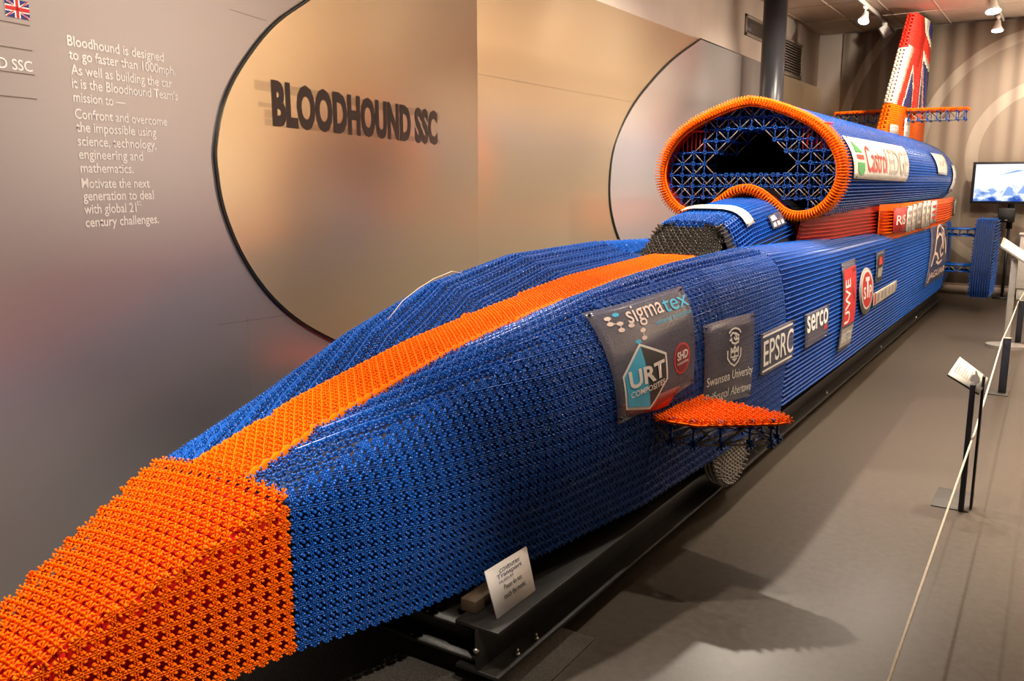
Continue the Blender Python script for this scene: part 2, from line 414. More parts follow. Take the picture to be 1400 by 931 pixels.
# union flag above the rules
fx0, fx1, fz0, fz1 = -3.607, -3.520, 2.166, 2.222
fq = lambda p: (fx0+p[0]*(fx1-fx0), fz0+p[1]*(fz1-fz0))
pr.shape([fq(p) for p in ((0,0),(1,0),(1,1),(0,1))], 'wallwhite', 'flag', 0)
for tri in (((.06,0),(.38,0),(.38,.30)), ((0,.08),(0,.32),(.26,.32)), ((.62,0),(.94,0),(.62,.30)), ((1,.08),(1,.32),(.74,.32)),
            ((.06,1),(.38,1),(.38,.70)), ((0,.92),(0,.68),(.26,.68)), ((.62,1),(.94,1),(.62,.70)), ((1,.92),(1,.68),(.74,.68))):
    pr.shape([fq(p) for p in tri], 'ink_navy', 'flag_field', 0, .0006)
for q in (((.44,0),(.56,0),(.56,1),(.44,1)), ((0,.40),(1,.40),(1,.60),(0,.60)), ((0,.0),(.06,0),(.36,.36),(.30,.36)), ((1,1),(.94,1),(.64,.64),(.70,.64)), ((0,1),(.06,1),(.36,.64),(.30,.64)), ((1,0),(.94,0),(.64,.36),(.70,.36))):
    pr.shape([fq(p) for p in q], 'ink_red', 'flag_cross', 0, .0010)
pr.done()
# the big bronze disc with its black rim
ARC = [(-.05, 3.12), (-.55, 3.06), (-1.05, 2.935), (-1.55, 2.735), (-1.976, 2.505), (-2.248, 2.349), (-2.473, 2.157), (-2.609, 1.988), (-2.676, 1.813), (-2.682, 1.70), (-2.65, 1.531), (-2.544, 1.329), (-2.372, 1.14), (-2.149, .983), (-1.862, .84), (-1.45, .66), (-1.0, .50), (-.5, .36), (-.05, .28)]
arc = smooth_curve(ARC)
disc = thing('cladding_disc', 'large bronze metal disc panel with black rim and dark title lettering on the left wall', 'wall panel', tuple(near_wall(-1.3, 0)))
a = Acc(); slab(a, near_wall, arc+[(0, .28), (0, 3.12)], .001, .014); a.build('disc_face', M['metalbrown'], disc)
cen = np.array([-1.0, 1.70])
def grow(pts, g):
    P = np.array(pts); d = np.gradient(P, axis=0); n = np.c_[-d[:, 1], d[:, 0]]; n /= np.linalg.norm(n, axis=1)[:, None]
    s = np.sign(((P-cen)*n).sum(1)); return [tuple(p) for p in P+n*s[:, None]*g]
a = Acc(); slab(a, near_wall, grow(arc, .011)+[(0, .27), (0, 3.13)], .0005, .010); a.build('rim', M['black'], disc)
pr = Print(near_wall, disc, .0152)
for u0, u1, z0, z1 in ((-2.42, -.60, 2.055, 2.098), (-2.36, -.60, 1.905, 1.935), (-2.40, -2.29, 1.985, 2.005), (-2.36, -2.29, 1.94, 1.975)):
    q = lambda u, z: (u, z-.012*(u+2.3)/1.68)
    pr.shape([q(u0, z0), q(u1, z0), q(u1, z1), q(u0, z1)], 'smear', 'streak', 0, -.0006)
V, T = text_tris('BLOODHOUND SSC', .050, 1.03); V = fit(V, -2.300, 0, -.630, 1)
V = np.c_[V[:, 0], 1.903-.019*(V[:, 0]+2.3)/1.67+V[:, 1]*.211]; pr.put(V, T, ('lettering', 'title'), 0, .001)
pr.done()
# bronze sheet beyond the fold, the pale disc on it and the sheets past the pillar
fp = thing('metal_cladding', 'plain bronze metal wall panel between the wall fold and the pale disc', 'wall panel', (XW, 7, 0))
a = Acc(); slab(a, far_wall, [(5.083, 0), (10.5, 0), (10.5, ZT), (5.083, ZT)], -.05, 0); a.build('sheet', M['metalbrown'], fp)
a = Acc(); slab(a, far_wall, [(5.10, 2.392), (7.9, 2.392), (7.9, 2.394), (5.10, 2.394)], 0, .0006); a.build('sheet_joint', M['rule'], fp)
ARC2 = smooth_curve([(9.30, ZT), (8.57, 2.88), (8.04, 2.61), (7.59, 2.32), (7.27, 1.98), (7.18, 1.65), (7.24, 1.36), (7.47, 1.07), (7.9, .80), (8.5, .50), (9.3, .16)])
ld = thing('cladding_disc', 'pale silver metal disc panel with thin black edge, behind the air intake', 'wall panel', (XW, 9, 0))
a = Acc(); slab(a, far_wall, ARC2+[(11.9, .16), (11.9, ZT)], .001, .014); a.build('disc_face', M['metallight'], ld)
cen = np.array([10., 1.65])
a = Acc(); slab(a, far_wall, grow(ARC2, .018)+[(11.9, .15), (11.9, ZT)], .0005, .010); a.build('rim', M['black'], ld)
for y0, y1, lab in ((11.94, 13.55, 'dark bronze metal wall panel just past the grey pillar'), (13.57, 14.58, 'dark bronze metal wall panel in the far left corner')):
    a = Acc(); slab(a, far_wall, [(y0, 0), (y1, 0), (y1, 3.12), (y0, 3.12)], -.05, .02); tag(bevel(a.build('metal_cladding', M['metalbrown']), .003), lab, 'wall panel')
# vents in the plaster above
def vent(y0, y1, z0, z1, n, lab):
    t = thing('wall_vent', lab, 'vent', (XW-.06, (y0+y1)/2, z0))
    a = Acc(); x = XW-.06; f = .035
    a.box((x, y0, z0), (x+.02, y1, z0+f)); a.box((x, y0, z1-f), (x+.02, y1, z1)); a.box((x, y0, z0), (x+.02, y0+f, z1)); a.box((x, y1-f, z0), (x+.02, y1, z1)); a.build('frame', M['louvre'], t)
    a = Acc(); a.box((x+.001, y0+f, z0+f), (x+.003, y1-f, z1-f)); a.build('backing', M['black'], t)
    a = Acc(); h = (z1-z0-2*f)/n
    for i in range(n):
        z = z0+f+h*i
        a.hexa([(x+.003, y0+f, z+h*.45), (x+.022, y0+f, z), (x+.022, y1-f, z), (x+.003, y1-f, z+h*.45), (x+.003, y0+f, z+h*.7), (x+.022, y0+f, z+h*.3), (x+.022, y1-f, z+h*.3), (x+.003, y1-f, z+h*.7)])
    a.build('slats', M['louvre'], t)
vent(12.0, 13.62, 3.16, 3.66, 12, 'large brown louvred vent high on the left wall beyond the pillar')
vent(10.95, 11.75, 3.45, 3.70, 8, 'small brown slotted vent high on the wall left of the pillar')
# pillar
a = Acc(); a.tube([(-3.16, 10.65, 0), (-3.16, 10.65, ZC)], .137, 48); o = a.build('pillar', M['pillar'], smooth=False)
for p in o.data.polygons: p.use_smooth = len(p.vertices) == 4
tag(o, 'round glossy dark grey pillar rising behind the air intake', 'pillar')
# ---- shape of the model car (metres; XC is its centre plane, Y runs from nose to tail) ----
XC = -2.05
ST_Y = np.array([1.58, 2.0, 2.6, 3.2, 3.95, 5.0, 6.5, 13.2])
ST_P = np.array([
 [(0,.815),(.12,.812),(.22,.80),(.283,.782),(.298,.70),(.30,.5),(.30,.33)],
 [(0,.925),(.12,.92),(.25,.915),(.36,.86),(.425,.70),(.44,.52),(.405,.300)],
 [(0,1.03),(.13,1.03),(.3,1.06),(.45,1.025),(.565,.83),(.592,.6),(.530,.300)],
 [(0,1.10),(.13,1.10),(.3,1.17),(.47,1.18),(.63,.97),(.688,.68),(.645,.315)],
 [(0,1.165),(.135,1.165),(.3,1.22),(.5,1.265),(.68,1.13),(.745,.75),(.735,.36)],
 [(0,1.2),(.135,1.2),(.3,1.235),(.5,1.28),(.68,1.16),(.745,.75),(.735,.36)],
 [(0,1.2),(.14,1.2),(.3,1.22),(.5,1.23),(.675,1.13),(.74,.75),(.73,.34)],
 [(0,1.2),(.14,1.2),(.3,1.2),(.52,1.2),(.69,1.13),(.73,.75),(.71,.30)]])
NS = 160
def catmull(P, n=NS):
    P = np.asarray(P, float)
    Q = np.vstack([2*P[0]-P[1], P, 2*P[-1]-P[-2]])
    out = []
    m = len(P)-1
    for i in range(m):
        p0, p1, p2, p3 = Q[i], Q[i+1], Q[i+2], Q[i+3]
        t = np.linspace(0, 1, 40, endpoint=(i == m-1))[:, None]
        out.append(.5*((2*p1)+(p2-p0)*t+(2*p0-5*p1+4*p2-p3)*t*t+(3*p1-p0-3*p2+p3)*t**3))
    c = np.vstack(out)
    d = np.r_[0, np.cumsum(np.hypot(*np.diff(c, axis=0).T))]
    return c, d
_cache = {}
def body_section(y):
    k = round(float(y), 4)
    if k not in _cache:
        P = np.array([[np.interp(y, ST_Y, ST_P[:, i, j]) for j in (0, 1)] for i in range(7)])
        _cache[k] = catmull(P)
    return _cache[k]
def body_len(y): return body_section(y)[1][-1]
def body_pt(y, s, side=1):
    """point at arc length s from the centre line of the roof, going down the flank"""
    c, d = body_section(y)
    return np.array([XC+side*np.interp(s, d, c[:, 0]), y, np.interp(s, d, c[:, 1])])
# nose: trapezoid with a hard edge
def nose_w(y): return np.interp(y, [.45, 1.58], [.02, .298])
def nose_top(y): return np.interp(y, [.45, .95, 1.58], [.37, .56, .795])
def nose_crown(y): return nose_top(y)+.022*np.interp(y, [.45, 1.58], [0, 1])
def nose_bot(y): return np.interp(y, [.45, 1.58], [.30, .33])
# air intake ring outline at Y = 6.45, (dx from XC, z), and nacelle
NAC = catmull([(0,2.262),(.13,2.238),(.31,2.172),(.455,2.10),(.57,2.01),(.65,1.90),(.69,1.79),(.695,1.68),(.665,1.58),(.60,1.48),(.50,1.41),(.37,1.39),(.27,1.42),(.18,1.49),(.09,1.556),(0,1.585)])
NAC_L = NAC[1][-1]
def tail(y): return np.interp(y, [12.3, 13.9], [1., .87])
def nac_pt(y, s, side=1):
    return np.array([XC+side*tail(y)*np.interp(s, NAC[1], NAC[0][:, 0]), y, np.interp(s, NAC[1], NAC[0][:, 1])])
_body_pt0 = body_pt
def body_pt(y, s, side=1):
    p = _body_pt0(y, s, side); p[0] = XC+(p[0]-XC)*tail(y); return p
# ---------------- the model car ----------------
car = thing('model_car', 'full size blue and orange jet car model made of plastic rods and connectors', 'model car', (XC, 7.0, 0))
car_z = None
def _hex(lo, hi, top=1.0):
    """box lo..hi in local axes, its +z face shrunk to top, without its bottom face"""
    x0, y0, z0 = lo; x1, y1, z1 = hi; cx, cy = (x0+x1)/2, (y0+y1)/2
    V = [(x0,y0,z0),(x1,y0,z0),(x1,y1,z0),(x0,y1,z0)]
    V += [(cx+(x-cx)*top, cy+(y-cy)*top, z1) for x, y, z in V]
    return np.array(V, float), np.array([(4,5,6,7),(0,1,5,4),(1,2,6,5),(2,3,7,6),(3,0,4,7)])
def template(parts):
    V, F, n = [], [], 0
    for v, f in parts: V.append(v); F.append(f+n); n += len(v)
    return np.vstack(V), {4: np.vstack(F)}
def rot(v, a):
    c, s = math.cos(a), math.sin(a); return np.c_[v[:, 0]*c-v[:, 1]*s, v[:, 0]*s+v[:, 1]*c, v[:, 2]]
def face_template():
    """an eight armed connector: four arms lie along the rods, four carry raised tips between them"""
    P = []
    for k in range(8):
        a = k*math.pi/4
        r1 = .0204 if k % 2 == 0 else .0130
        for s in (-1, 1):
            v, f = _hex((.0055, s*.0031-.0007, -.005), (r1, s*.0031+.0007, .0012)); P.append((rot(v, a), f))
            if k % 2 == 0:
                v, f = _hex((.0150, s*.0031-.0016, -.006), (.0200, s*.0031+.0016, .0030), .6); P.append((rot(v, a), f))
        if k % 2:
            v, f = _hex((.0120, -.0048, -.006), (.0198, .0048, .0040), .55); P.append((rot(v, a), f))
    V = []
    for r, z in ((.0036, -.004), (.0036, .0018), (.0064, .0018), (.0064, -.006)):
        V += [(r*math.cos(t), r*math.sin(t), z) for t in np.arange(8)*math.pi/4+math.pi/8]
    F = [(r*8+i, r*8+(i+1) % 8, (r+1)*8+(i+1) % 8, (r+1)*8+i) for r in range(3) for i in range(8)]
    P.append((np.array(V), np.array(F)))
    return template(P)
def edge_template(axis=0, n=5, R=.0185, zc=-.0125, wid=.0050, thick=.0052):
    """a connector seen on edge: arms fanning upwards in the plane of axis and z"""
    P = []
    for k in range(n):
        t = math.pi*(k+.0)/(n-1) if n > 1 else math.pi/2
        c, s = math.cos(t), math.sin(t)
        d = np.array([c, 0, s]); e = np.array([-s, 0, c])
        V = []
        for r, w in ((.002, wid*.6), (R*.62, wid*.62), (R, wid)):
            for q, h in ((-1, -1), (1, -1), (1, 1), (-1, 1)):
                V.append(d*r+e*(q*w/2)+np.array([0, h*thick/2, zc]))
        F = [(a+i, a+(i+1) % 4, b+(i+1) % 4, b+i) for a, b in ((0, 4), (4, 8)) for i in range(4)]+[(8, 9, 10, 11)]
        V = np.array(V)
        if axis == 1: V = np.c_[-V[:, 1], V[:, 0], V[:, 2]]
        P.append((V, np.array(F)))
    return template(P)
FACE, EU, EV = face_template(), edge_template(0), edge_template(1)
STUD = edge_template(0, 3)
def peg_template(r=.0062, z0=-.024, z1=.0025):
    V = [(q*math.cos(t), q*math.sin(t), z) for q, z in ((r, z0), (r, z1-.003), (r*.6, z1)) for t in np.arange(6)*math.pi/3]
    F = [(a*6+i, a*6+(i+1) % 6, a*6+6+(i+1) % 6, a*6+6+i) for a in (0, 1) for i in range(6)]
    return np.array(V), {4: np.array(F), 6: np.array([[12, 13, 14, 15, 16, 17]])}
PEG = peg_template()
def frames(fn, ys, ss, out):
    """points and frames (along the car, across, outward) of the surface fn(y, s); out(p) is a point inside"""
    P, Mx = [], []
    for y, s in zip(ys, ss):
        p = fn(y, s); e = .006
        ty = fn(y+e, s)-fn(y-e, s); ts = fn(y, s+e)-fn(y, s-e)
        ty /= np.linalg.norm(ty)+1e-12; ts /= np.linalg.norm(ts)+1e-12
        n = np.cross(ty, ts); n /= np.linalg.norm(n)+1e-12
        if n @ (p-out(p)) < 0: n = -n
        ts = np.cross(n, ty)
        P.append(p); Mx.append(np.stack([ty, ts, n], 1))
    return np.array(P).reshape(-1, 3), np.array(Mx).reshape(-1, 3, 3)
def inside(p): return np.array([XC, p[1], .75])
def put(acc, tpl, P, Mx, lift=0, scale=1):
    if not len(P): return
    V, F = tpl
    acc.inst((V*scale, F), P+Mx[:, :, 2]*lift, Mx)
def jitter(Mx, amt, rng):
    """each connector sits a hair off true"""
    m = len(Mx); a = rng.normal(0, amt, (m, 3)); K = np.zeros((m, 3, 3))
    K[:, 0, 1], K[:, 0, 2], K[:, 1, 0], K[:, 1, 2], K[:, 2, 0], K[:, 2, 1] = -a[:, 2], a[:, 1], a[:, 2], -a[:, 0], -a[:, 1], a[:, 0]
    return Mx+np.einsum('mij,mjk->mik', Mx, K)
RNG = np.random.default_rng(3)
def runs(acc, fn, s_rows, y0, y1, out, keep=None, step=.0205, width=.0058, depth=.024, top=.004, notch=.009):
    """ridges along the car: thin upright strips with a toothed crest"""
    ys = np.arange(y0, y1+1e-6, step)
    for r, s in enumerate(s_rows):
        sv = [s(y) if callable(s) else s for y in ys]
        ok = np.array([keep(y, v) if keep else True for y, v in zip(ys, sv)])
        if ok.sum() < 2: continue
        Y = ys[ok]; sv = np.array(sv)[ok]
        P, Mx = frames(fn, Y, sv, out)
        n, t = Mx[:, :, 2], Mx[:, :, 1]
        h = np.where((np.arange(len(Y))+r) % 2 == 0, top, top-notch)[:, None]
        G = np.stack([P-t*width/2-n*depth, P-t*width/2+n*h, P+t*width/2+n*h, P+t*width/2-n*depth], 1)
        acc.grid(G)
def hoops(acc, fn, y_list, s0, s1, out, step=.03, width=.0055, depth=.026, top=-.006):
    """cross rods under the ridges"""
    for y in y_list:
        a_, b_ = (s0(y) if callable(s0) else s0), (s1(y) if callable(s1) else s1)
        ss = np.arange(a_, b_, step)
        if len(ss) < 2: continue
        P, Mx = frames(fn, [y]*len(ss), ss, out); n, t = Mx[:, :, 2], Mx[:, :, 0]
        G = np.stack([P-t*width/2-n*depth, P-t*width/2+n*top, P+t*width/2+n*top, P+t*width/2-n*depth], 1)
        acc.grid(G)
PITCH = .041
STRIPE_W = lambda y: float(np.interp(y, [1.58, 3.2, 5.0], [.098, .118, .135]))
Y_NOSE, Y_FOLD, Y_TAIL = 1.585, 4.95, 13.9
def cached(fn):
    return fn
def body_fn(side): return lambda y, s: body_pt(y, s, side)
def from_bottom(side): return lambda y, b: body_pt(y, body_len(y)-b, side)

# inner layer: a closed skin 32 mm under the outside, coloured dark to stand for interior shade
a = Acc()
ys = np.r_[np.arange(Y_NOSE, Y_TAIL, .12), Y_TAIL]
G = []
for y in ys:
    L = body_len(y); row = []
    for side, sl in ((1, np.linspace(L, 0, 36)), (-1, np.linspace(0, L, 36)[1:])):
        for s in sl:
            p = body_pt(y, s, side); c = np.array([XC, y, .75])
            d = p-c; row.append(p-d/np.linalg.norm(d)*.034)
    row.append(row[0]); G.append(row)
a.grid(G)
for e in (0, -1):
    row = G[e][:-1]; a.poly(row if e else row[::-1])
a.build('body_shade_skin', M['inner'], car, smooth=True)

# nose ---------------------------------------------------------------
def nose_side(side):
    return lambda y, b: np.array([XC+side*(nose_w(y)-.0*b), y, nose_bot(y)+b])
def nose_roof(y, w):
    W_ = max(nose_w(y), .01); return np.array([XC+w, y, nose_crown(y)-(nose_crown(y)-nose_top(y))*(abs(w)/W_)**2])
a = Acc(); G = []
for y in np.linspace(.47, Y_NOSE, 20):
    w = max(nose_w(y)-.03, .004); zt = max(nose_top(y)-.03, nose_bot(y)+.01); zb = nose_bot(y)+.004
    G.append([(XC-w, y, zb), (XC-w, y, zt), (XC, y, max(nose_crown(y)-.03, zt)), (XC+w, y, zt), (XC+w, y, zb), (XC-w, y, zb)])
a.grid(G); a.poly(G[0][:-1]); a.poly(G[-1][:-1][::-1]); a.build('inner_nose', M['innerred'], car)
acc = Acc()
for side in (1, -1):
    Y, B, k = [], [], 0
    y = Y_NOSE-.02
    while y > .5:
        b = .012
        while b < nose_top(y)-nose_bot(y)-.004: Y.append(y); B.append(b); b += PITCH
        y -= PITCH
    fn = nose_side(side)
    P, Mx = frames(fn, Y, B, lambda p: np.array([XC, p[1], p[2]]))
    put(acc, FACE, P, jitter(Mx, .03, RNG))
    Yb = np.array(Y); Bb = np.array(B)
    P, Mx = frames(fn, Yb-PITCH/2, Bb+PITCH/2, lambda p: np.array([XC, p[1], p[2]]))
    ok = P[:, 2] < np.array([nose_top(y) for y in P[:, 1]])-.01
    put(acc, STUD, P[ok], Mx[ok], -.020, .8)
acc.build('nose_side', M['orange'], car)
acc = Acc()
def dense(acc, fn, y0, y1, s_of_y, out, g=.0205, holes=True, sc=1.0, lift=0):
    """closely packed upright connectors; s_of_y gives the range of s at y"""
    U, Vv = ([], []), ([], [])
    i = 0; y = y1
    while y > y0:
        lo, hi = s_of_y(y)
        j0 = int(math.ceil(lo/g)); j1 = int(math.floor(hi/g))
        for j in range(j0, j1+1):
            if holes and i % 2 == 0 and j % 2 == 0: continue
            q = U if (i+j) % 2 else Vv
            q[0].append(y); q[1].append(j*g)
        y -= g; i += 1
    for q, T in ((U, EU), (Vv, EV)):
        if q[0]:
            P, Mx = frames(fn, q[0], q[1], out); put(acc, T, P, jitter(Mx, .06, RNG), lift, sc)
dense(acc, nose_roof, .5, Y_NOSE+.005, lambda y: (-nose_w(y)-.002, nose_w(y)+.002), lambda p: p-np.array([0, 0, 1]), lift=.004)
acc.build('nose_roof', M['orange'], car)

# stripe along the roof ------------------------------------------------
acc = Acc()
centre = lambda y, w: body_pt(y, abs(w), 1 if w >= 0 else -1)
def quant(y):
    w = math.floor(STRIPE_W(y)/.0205+.5*math.sin(y*9)*.35+.2)*.0205+.006
    return (-w, w)
dense(acc, centre, Y_NOSE-.01, 5.06, quant, inside, holes=False, lift=.010)
for sd in (1, -1):
    runs(acc, body_fn(sd), [lambda y: quant(y)[1]+.006], Y_NOSE, 5.06, inside, top=.013, depth=.02, width=.008)
acc.build('roof_stripe', M['orange'], car)

# flanks and roof in blue -----------------------------------------------
acc = Acc()
for side in (1, -1):
    fn = from_bottom(side)
    fy, fb, dy, db = [], [], [], []
    i = 0; y = Y_NOSE+.014
    while y < Y_FOLD:
        L = body_len(y)-quant(y)[1]-.014
        b = .012; j = 0
        while b < L:
            zn = body_pt(y, body_len(y)-b, side)
            # the roof is packed, the flank shows open connectors
            s = body_len(y)-b
            p0, p1 = body_pt(y, s-.01), body_pt(y, s+.01); d = p1-p0; nz = d[0]/(np.linalg.norm(d)+1e-9)
            if side < 0 and nz < .15: b += PITCH; j += 1; continue
            (fy.append(y), fb.append(b)) if (nz < .80 or (side > 0 and nz < .90)) else (dy.append(y), db.append(b))
            b += PITCH; j += 1
        y += PITCH; i += 1
    P, Mx = frames(fn, fy, fb, inside); put(acc, FACE, P, jitter(Mx, .03, RNG))
    fy, fb = np.array(fy), np.array(fb)
    P, Mx = frames(fn, fy+PITCH/2, fb+PITCH/2, inside); put(acc, PEG, P, jitter(Mx, .05, RNG), -.004)
    dy, db = np.array(dy), np.array(db)
    for oy, ob, T in ((0, 0, EU), (PITCH/2, 0, EV), (0, PITCH/2, STUD)):
        P, Mx = frames(fn, dy+oy, db+ob, inside); put(acc, T, P, jitter(Mx, .06, RNG), 0, .92)
    # fine rods along the roof
    lim = lambda y, s: body_len(y)-s-quant(y)[1] > .03
    runs(acc, fn, [k*PITCH*2+.0325 for k in range(8, 17)], Y_NOSE+.05, Y_FOLD, inside, keep=lambda y, b: lim(y, b) and body_len(y)-b < .62*body_len(y)/1.3, top=.003, notch=0, width=.003, depth=.01)
acc.build('front_body', M['blue'], car)
acc = Acc()
RP = .0285
for side in (1, -1):
    fn = from_bottom(side)
    rows = [.008+RP*k for k in range(56)]
    # left flank from the nose too, in plain ridges
    if side < 0:
        runs(acc, fn, [r for r in rows if r < .62], Y_NOSE+.02, Y_FOLD, inside, step=.041)
    def keep(y, b):
        s = body_len(y)-b
        if s < 0: return False
        if y < 6.6: return s > float(np.interp(y, [4.9, 5.02, 5.4, 6.6], [.14, .25, .30, .40]))
        return s > .30
    runs(acc, fn, rows, Y_FOLD+.01, Y_TAIL, inside, keep=keep, step=.041 if side < 0 else .0205)
    hoops(acc, fn, np.arange(Y_FOLD+.02, Y_TAIL, PITCH if side > 0 else .2), .01, lambda y: body_len(y)-.35, inside)
acc.build('rear_body', M['blue'], car)
# canopy ---------------------------------------------------------------
CAN_Y = np.array([5.30, 5.7, 6.5])
CAN_P = np.array([[(0,1.412),(.12,1.408),(.205,1.375),(.262,1.28),(.29,1.16)],
                  [(0,1.485),(.14,1.478),(.235,1.43),(.295,1.32),(.33,1.16)],
                  [(0,1.55),(.15,1.54),(.26,1.47),(.335,1.36),(.40,1.16)]])
_cc = {}
def can_section(y):
    k = round(float(y), 4)
    if k not in _cc:
        _cc[k] = catmull([[np.interp(y, CAN_Y, CAN_P[:, i, j]) for j in (0, 1)] for i in range(5)])
    return _cc[k]
def can_pt(y, s):
    c, d = can_section(y); sd = 1 if s >= 0 else -1
    return np.array([XC+sd*np.interp(abs(s), d, c[:, 0]), y, np.interp(abs(s), d, c[:, 1])])
can_in = lambda p: np.array([XC, p[1], 1.15])
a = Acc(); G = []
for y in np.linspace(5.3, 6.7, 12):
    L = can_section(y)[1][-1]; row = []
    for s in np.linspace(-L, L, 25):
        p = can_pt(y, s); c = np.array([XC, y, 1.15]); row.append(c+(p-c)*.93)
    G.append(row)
a.grid(G); a.build('canopy_shade_skin', M['inner'], car, smooth=True)  # dark skin painting in the shade under the canopy
acc = Acc(); can_rows = [RP*k for k in range(-17, 18)]
dark_side = lambda y, s: abs(s) > .19 and y < 5.36+.25*max(0, abs(s)-.19)
runs(acc, can_pt, can_rows, 5.30, 6.7, can_in, keep=lambda y, s: abs(s) < can_section(y)[1][-1] and not dark_side(y, s))
hoops(acc, can_pt, np.arange(5.40, 6.6, PITCH), -.46, .46, can_in)
dense(acc, can_pt, 5.29, 5.50, lambda y: (-.19, .19), can_in, holes=True, lift=.004)
acc.build('canopy', M['blue'], car)
def shield(v, w):
    """windscreen: v 0 at the foot, 1 at the top; w across"""
    half = .265+(.20-.265)*v
    y = 5.02+.29*v+.07*(w/.27)**2*(1-v*.4)
    return np.array([XC+w*half/.265, y, 1.18+.222*v-.02*(abs(w)/.265)**3*v])
a = Acc(); a.grid([[shield(v, w)-np.array([0, -.03, .02]) for w in np.linspace(-.265, .265, 15)] for v in np.linspace(0, 1, 8)]); a.build('inner_windscreen', M['shadeblack'], car)
acc, accb = Acc(), Acc()
g = .029
def shield_frame(v, w):
    p = shield(v, w); tv = shield(v+.01, w)-shield(v-.01, w); tw = shield(v, w+.005)-shield(v, w-.005)
    tv /= np.linalg.norm(tv); tw /= np.linalg.norm(tw); n = np.cross(tw, tv); n /= np.linalg.norm(n)
    if n[1] > 0: n = -n
    return p, np.stack([tv, np.cross(n, tv), n], 1)
rows = int(.365/g)
for i in range(rows+1):
    for j in range(-9, 10):
        v, w = i/rows, j*g*(1.0)
        if abs(w) > .262: continue
        p, Fm = shield_frame(v, w)
        top_blue = v > .86 and abs(w) < .13
        put(accb if top_blue else acc, EU if (i+j) % 2 else EV, p[None], jitter(Fm[None], .05, RNG), .004, 1.25)
runs(acc, can_pt, [s*RP for s in (-15,-14,-13,-12,-11,-10,-9,-8,-7,7,8,9,10,11,12,13,14,15)], 5.24, 5.42, can_in, keep=lambda y, s: abs(s) < can_section(y)[1][-1]+.03 and (dark_side(y, s) or y < 5.3), step=.0205)
acc.build('windscreen', M['brown'], car)
accb.build('windscreen_brow', M['blue'], car)

# nacelle ---------------------------------------------------------------
RING_Y = 6.45
nac_in = lambda p: np.array([XC, p[1], 1.80])
nac_f = lambda side: (lambda y, s: nac_pt(y, s, side))
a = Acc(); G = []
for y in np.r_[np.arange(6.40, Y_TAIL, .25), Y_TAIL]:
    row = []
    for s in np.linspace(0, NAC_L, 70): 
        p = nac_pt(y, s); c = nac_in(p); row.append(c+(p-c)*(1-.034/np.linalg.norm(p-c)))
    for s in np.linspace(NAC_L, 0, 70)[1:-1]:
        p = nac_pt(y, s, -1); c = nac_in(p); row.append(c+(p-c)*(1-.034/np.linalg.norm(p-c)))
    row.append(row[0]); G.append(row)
a.grid(G); a.poly(G[-1][:-1]); a.build('nacelle_shade_lining', M['shadeblack'], car, smooth=True)  # black colour paints in the shade inside the duct
acc = Acc()
for side in (1, -1):
    rows = [RP*(k+.5) for k in range(int(1.42/RP))]
    runs(acc, nac_f(side), rows, 6.56, Y_TAIL, nac_in, step=.041)
    hoops(acc, nac_f(side), np.arange(6.6, Y_TAIL, .082), 0, 1.4, nac_in)
acc.build('nacelle', M['blue'], car)
# intake rim: fans of orange connectors all round, and the rods between them
acc = Acc()
m = int(2*NAC_L/.0205)
for ring, (yy, li) in enumerate(((6.375, -.034), (6.40, -.012), (6.44, -.002), (6.48, .0), (6.52, -.002))):
    q = (np.arange(m)+.5*(ring % 2))*2*NAC_L/m
    for side in (1, -1):
        ss = q[q < NAC_L] if side > 0 else (2*NAC_L-q[q >= NAC_L])
        P, Mx = frames(nac_f(side), [yy]*len(ss), ss, nac_in)
        c = np.array([XC, 0, 1.80])
        put(acc, EV, P, jitter(Mx, .05, RNG), li, .9)
def loop_pts(y, scale_in):
    pts = []
    for side in (1, -1):
        sl = np.linspace(0, NAC_L, 80)
        for s in (sl if side > 0 else sl[::-1][1:-1]):
            P, Mx = frames(nac_f(side), [y], [min(max(s, .008), NAC_L-.008)], nac_in); pts.append(P[0]-Mx[0][:, 2]*scale_in)
    return pts
for y, d, r in ((6.40, .034, .009), (6.50, .030, .009), (6.40, .056, .008)):
    pts = loop_pts(y, d); acc.tube(pts+[pts[0]], r, 6, False)
# a comb of short rods lying fore and aft over the rim
for side in (1, -1):
    ss = np.arange(.006, NAC_L, .0215)
    P, Mx = frames(nac_f(side), [6.46]*len(ss), ss, nac_in)
    for p, F3 in zip(P, Mx):
        n = F3[:, 2]
        e1 = np.array([0, 1., 0])
        acc.bar(p-n*.004-e1*.095, p-n*.004+e1*.095, .0062)
        for dy in (-.100, -.05, 0, .05, .098):
            acc.bar(p-n*.030+e1*dy, p+n*(.013 if dy else .010)+e1*dy, .0062)
        acc.bar(p-n*.055-e1*.080, p-n*.012-e1*.112, .0066)
acc.build('intake_rim', M['orange'], car)
# inner face of the rim and the lip under the nose
acc = Acc(); G = [[*loop_pts(y, d), loop_pts(y, d)[0]] for y, d in ((6.38, .042), (6.50, .050), (6.58, .040))]
acc.grid(G); acc.build('rim_lining', M['red'], car)
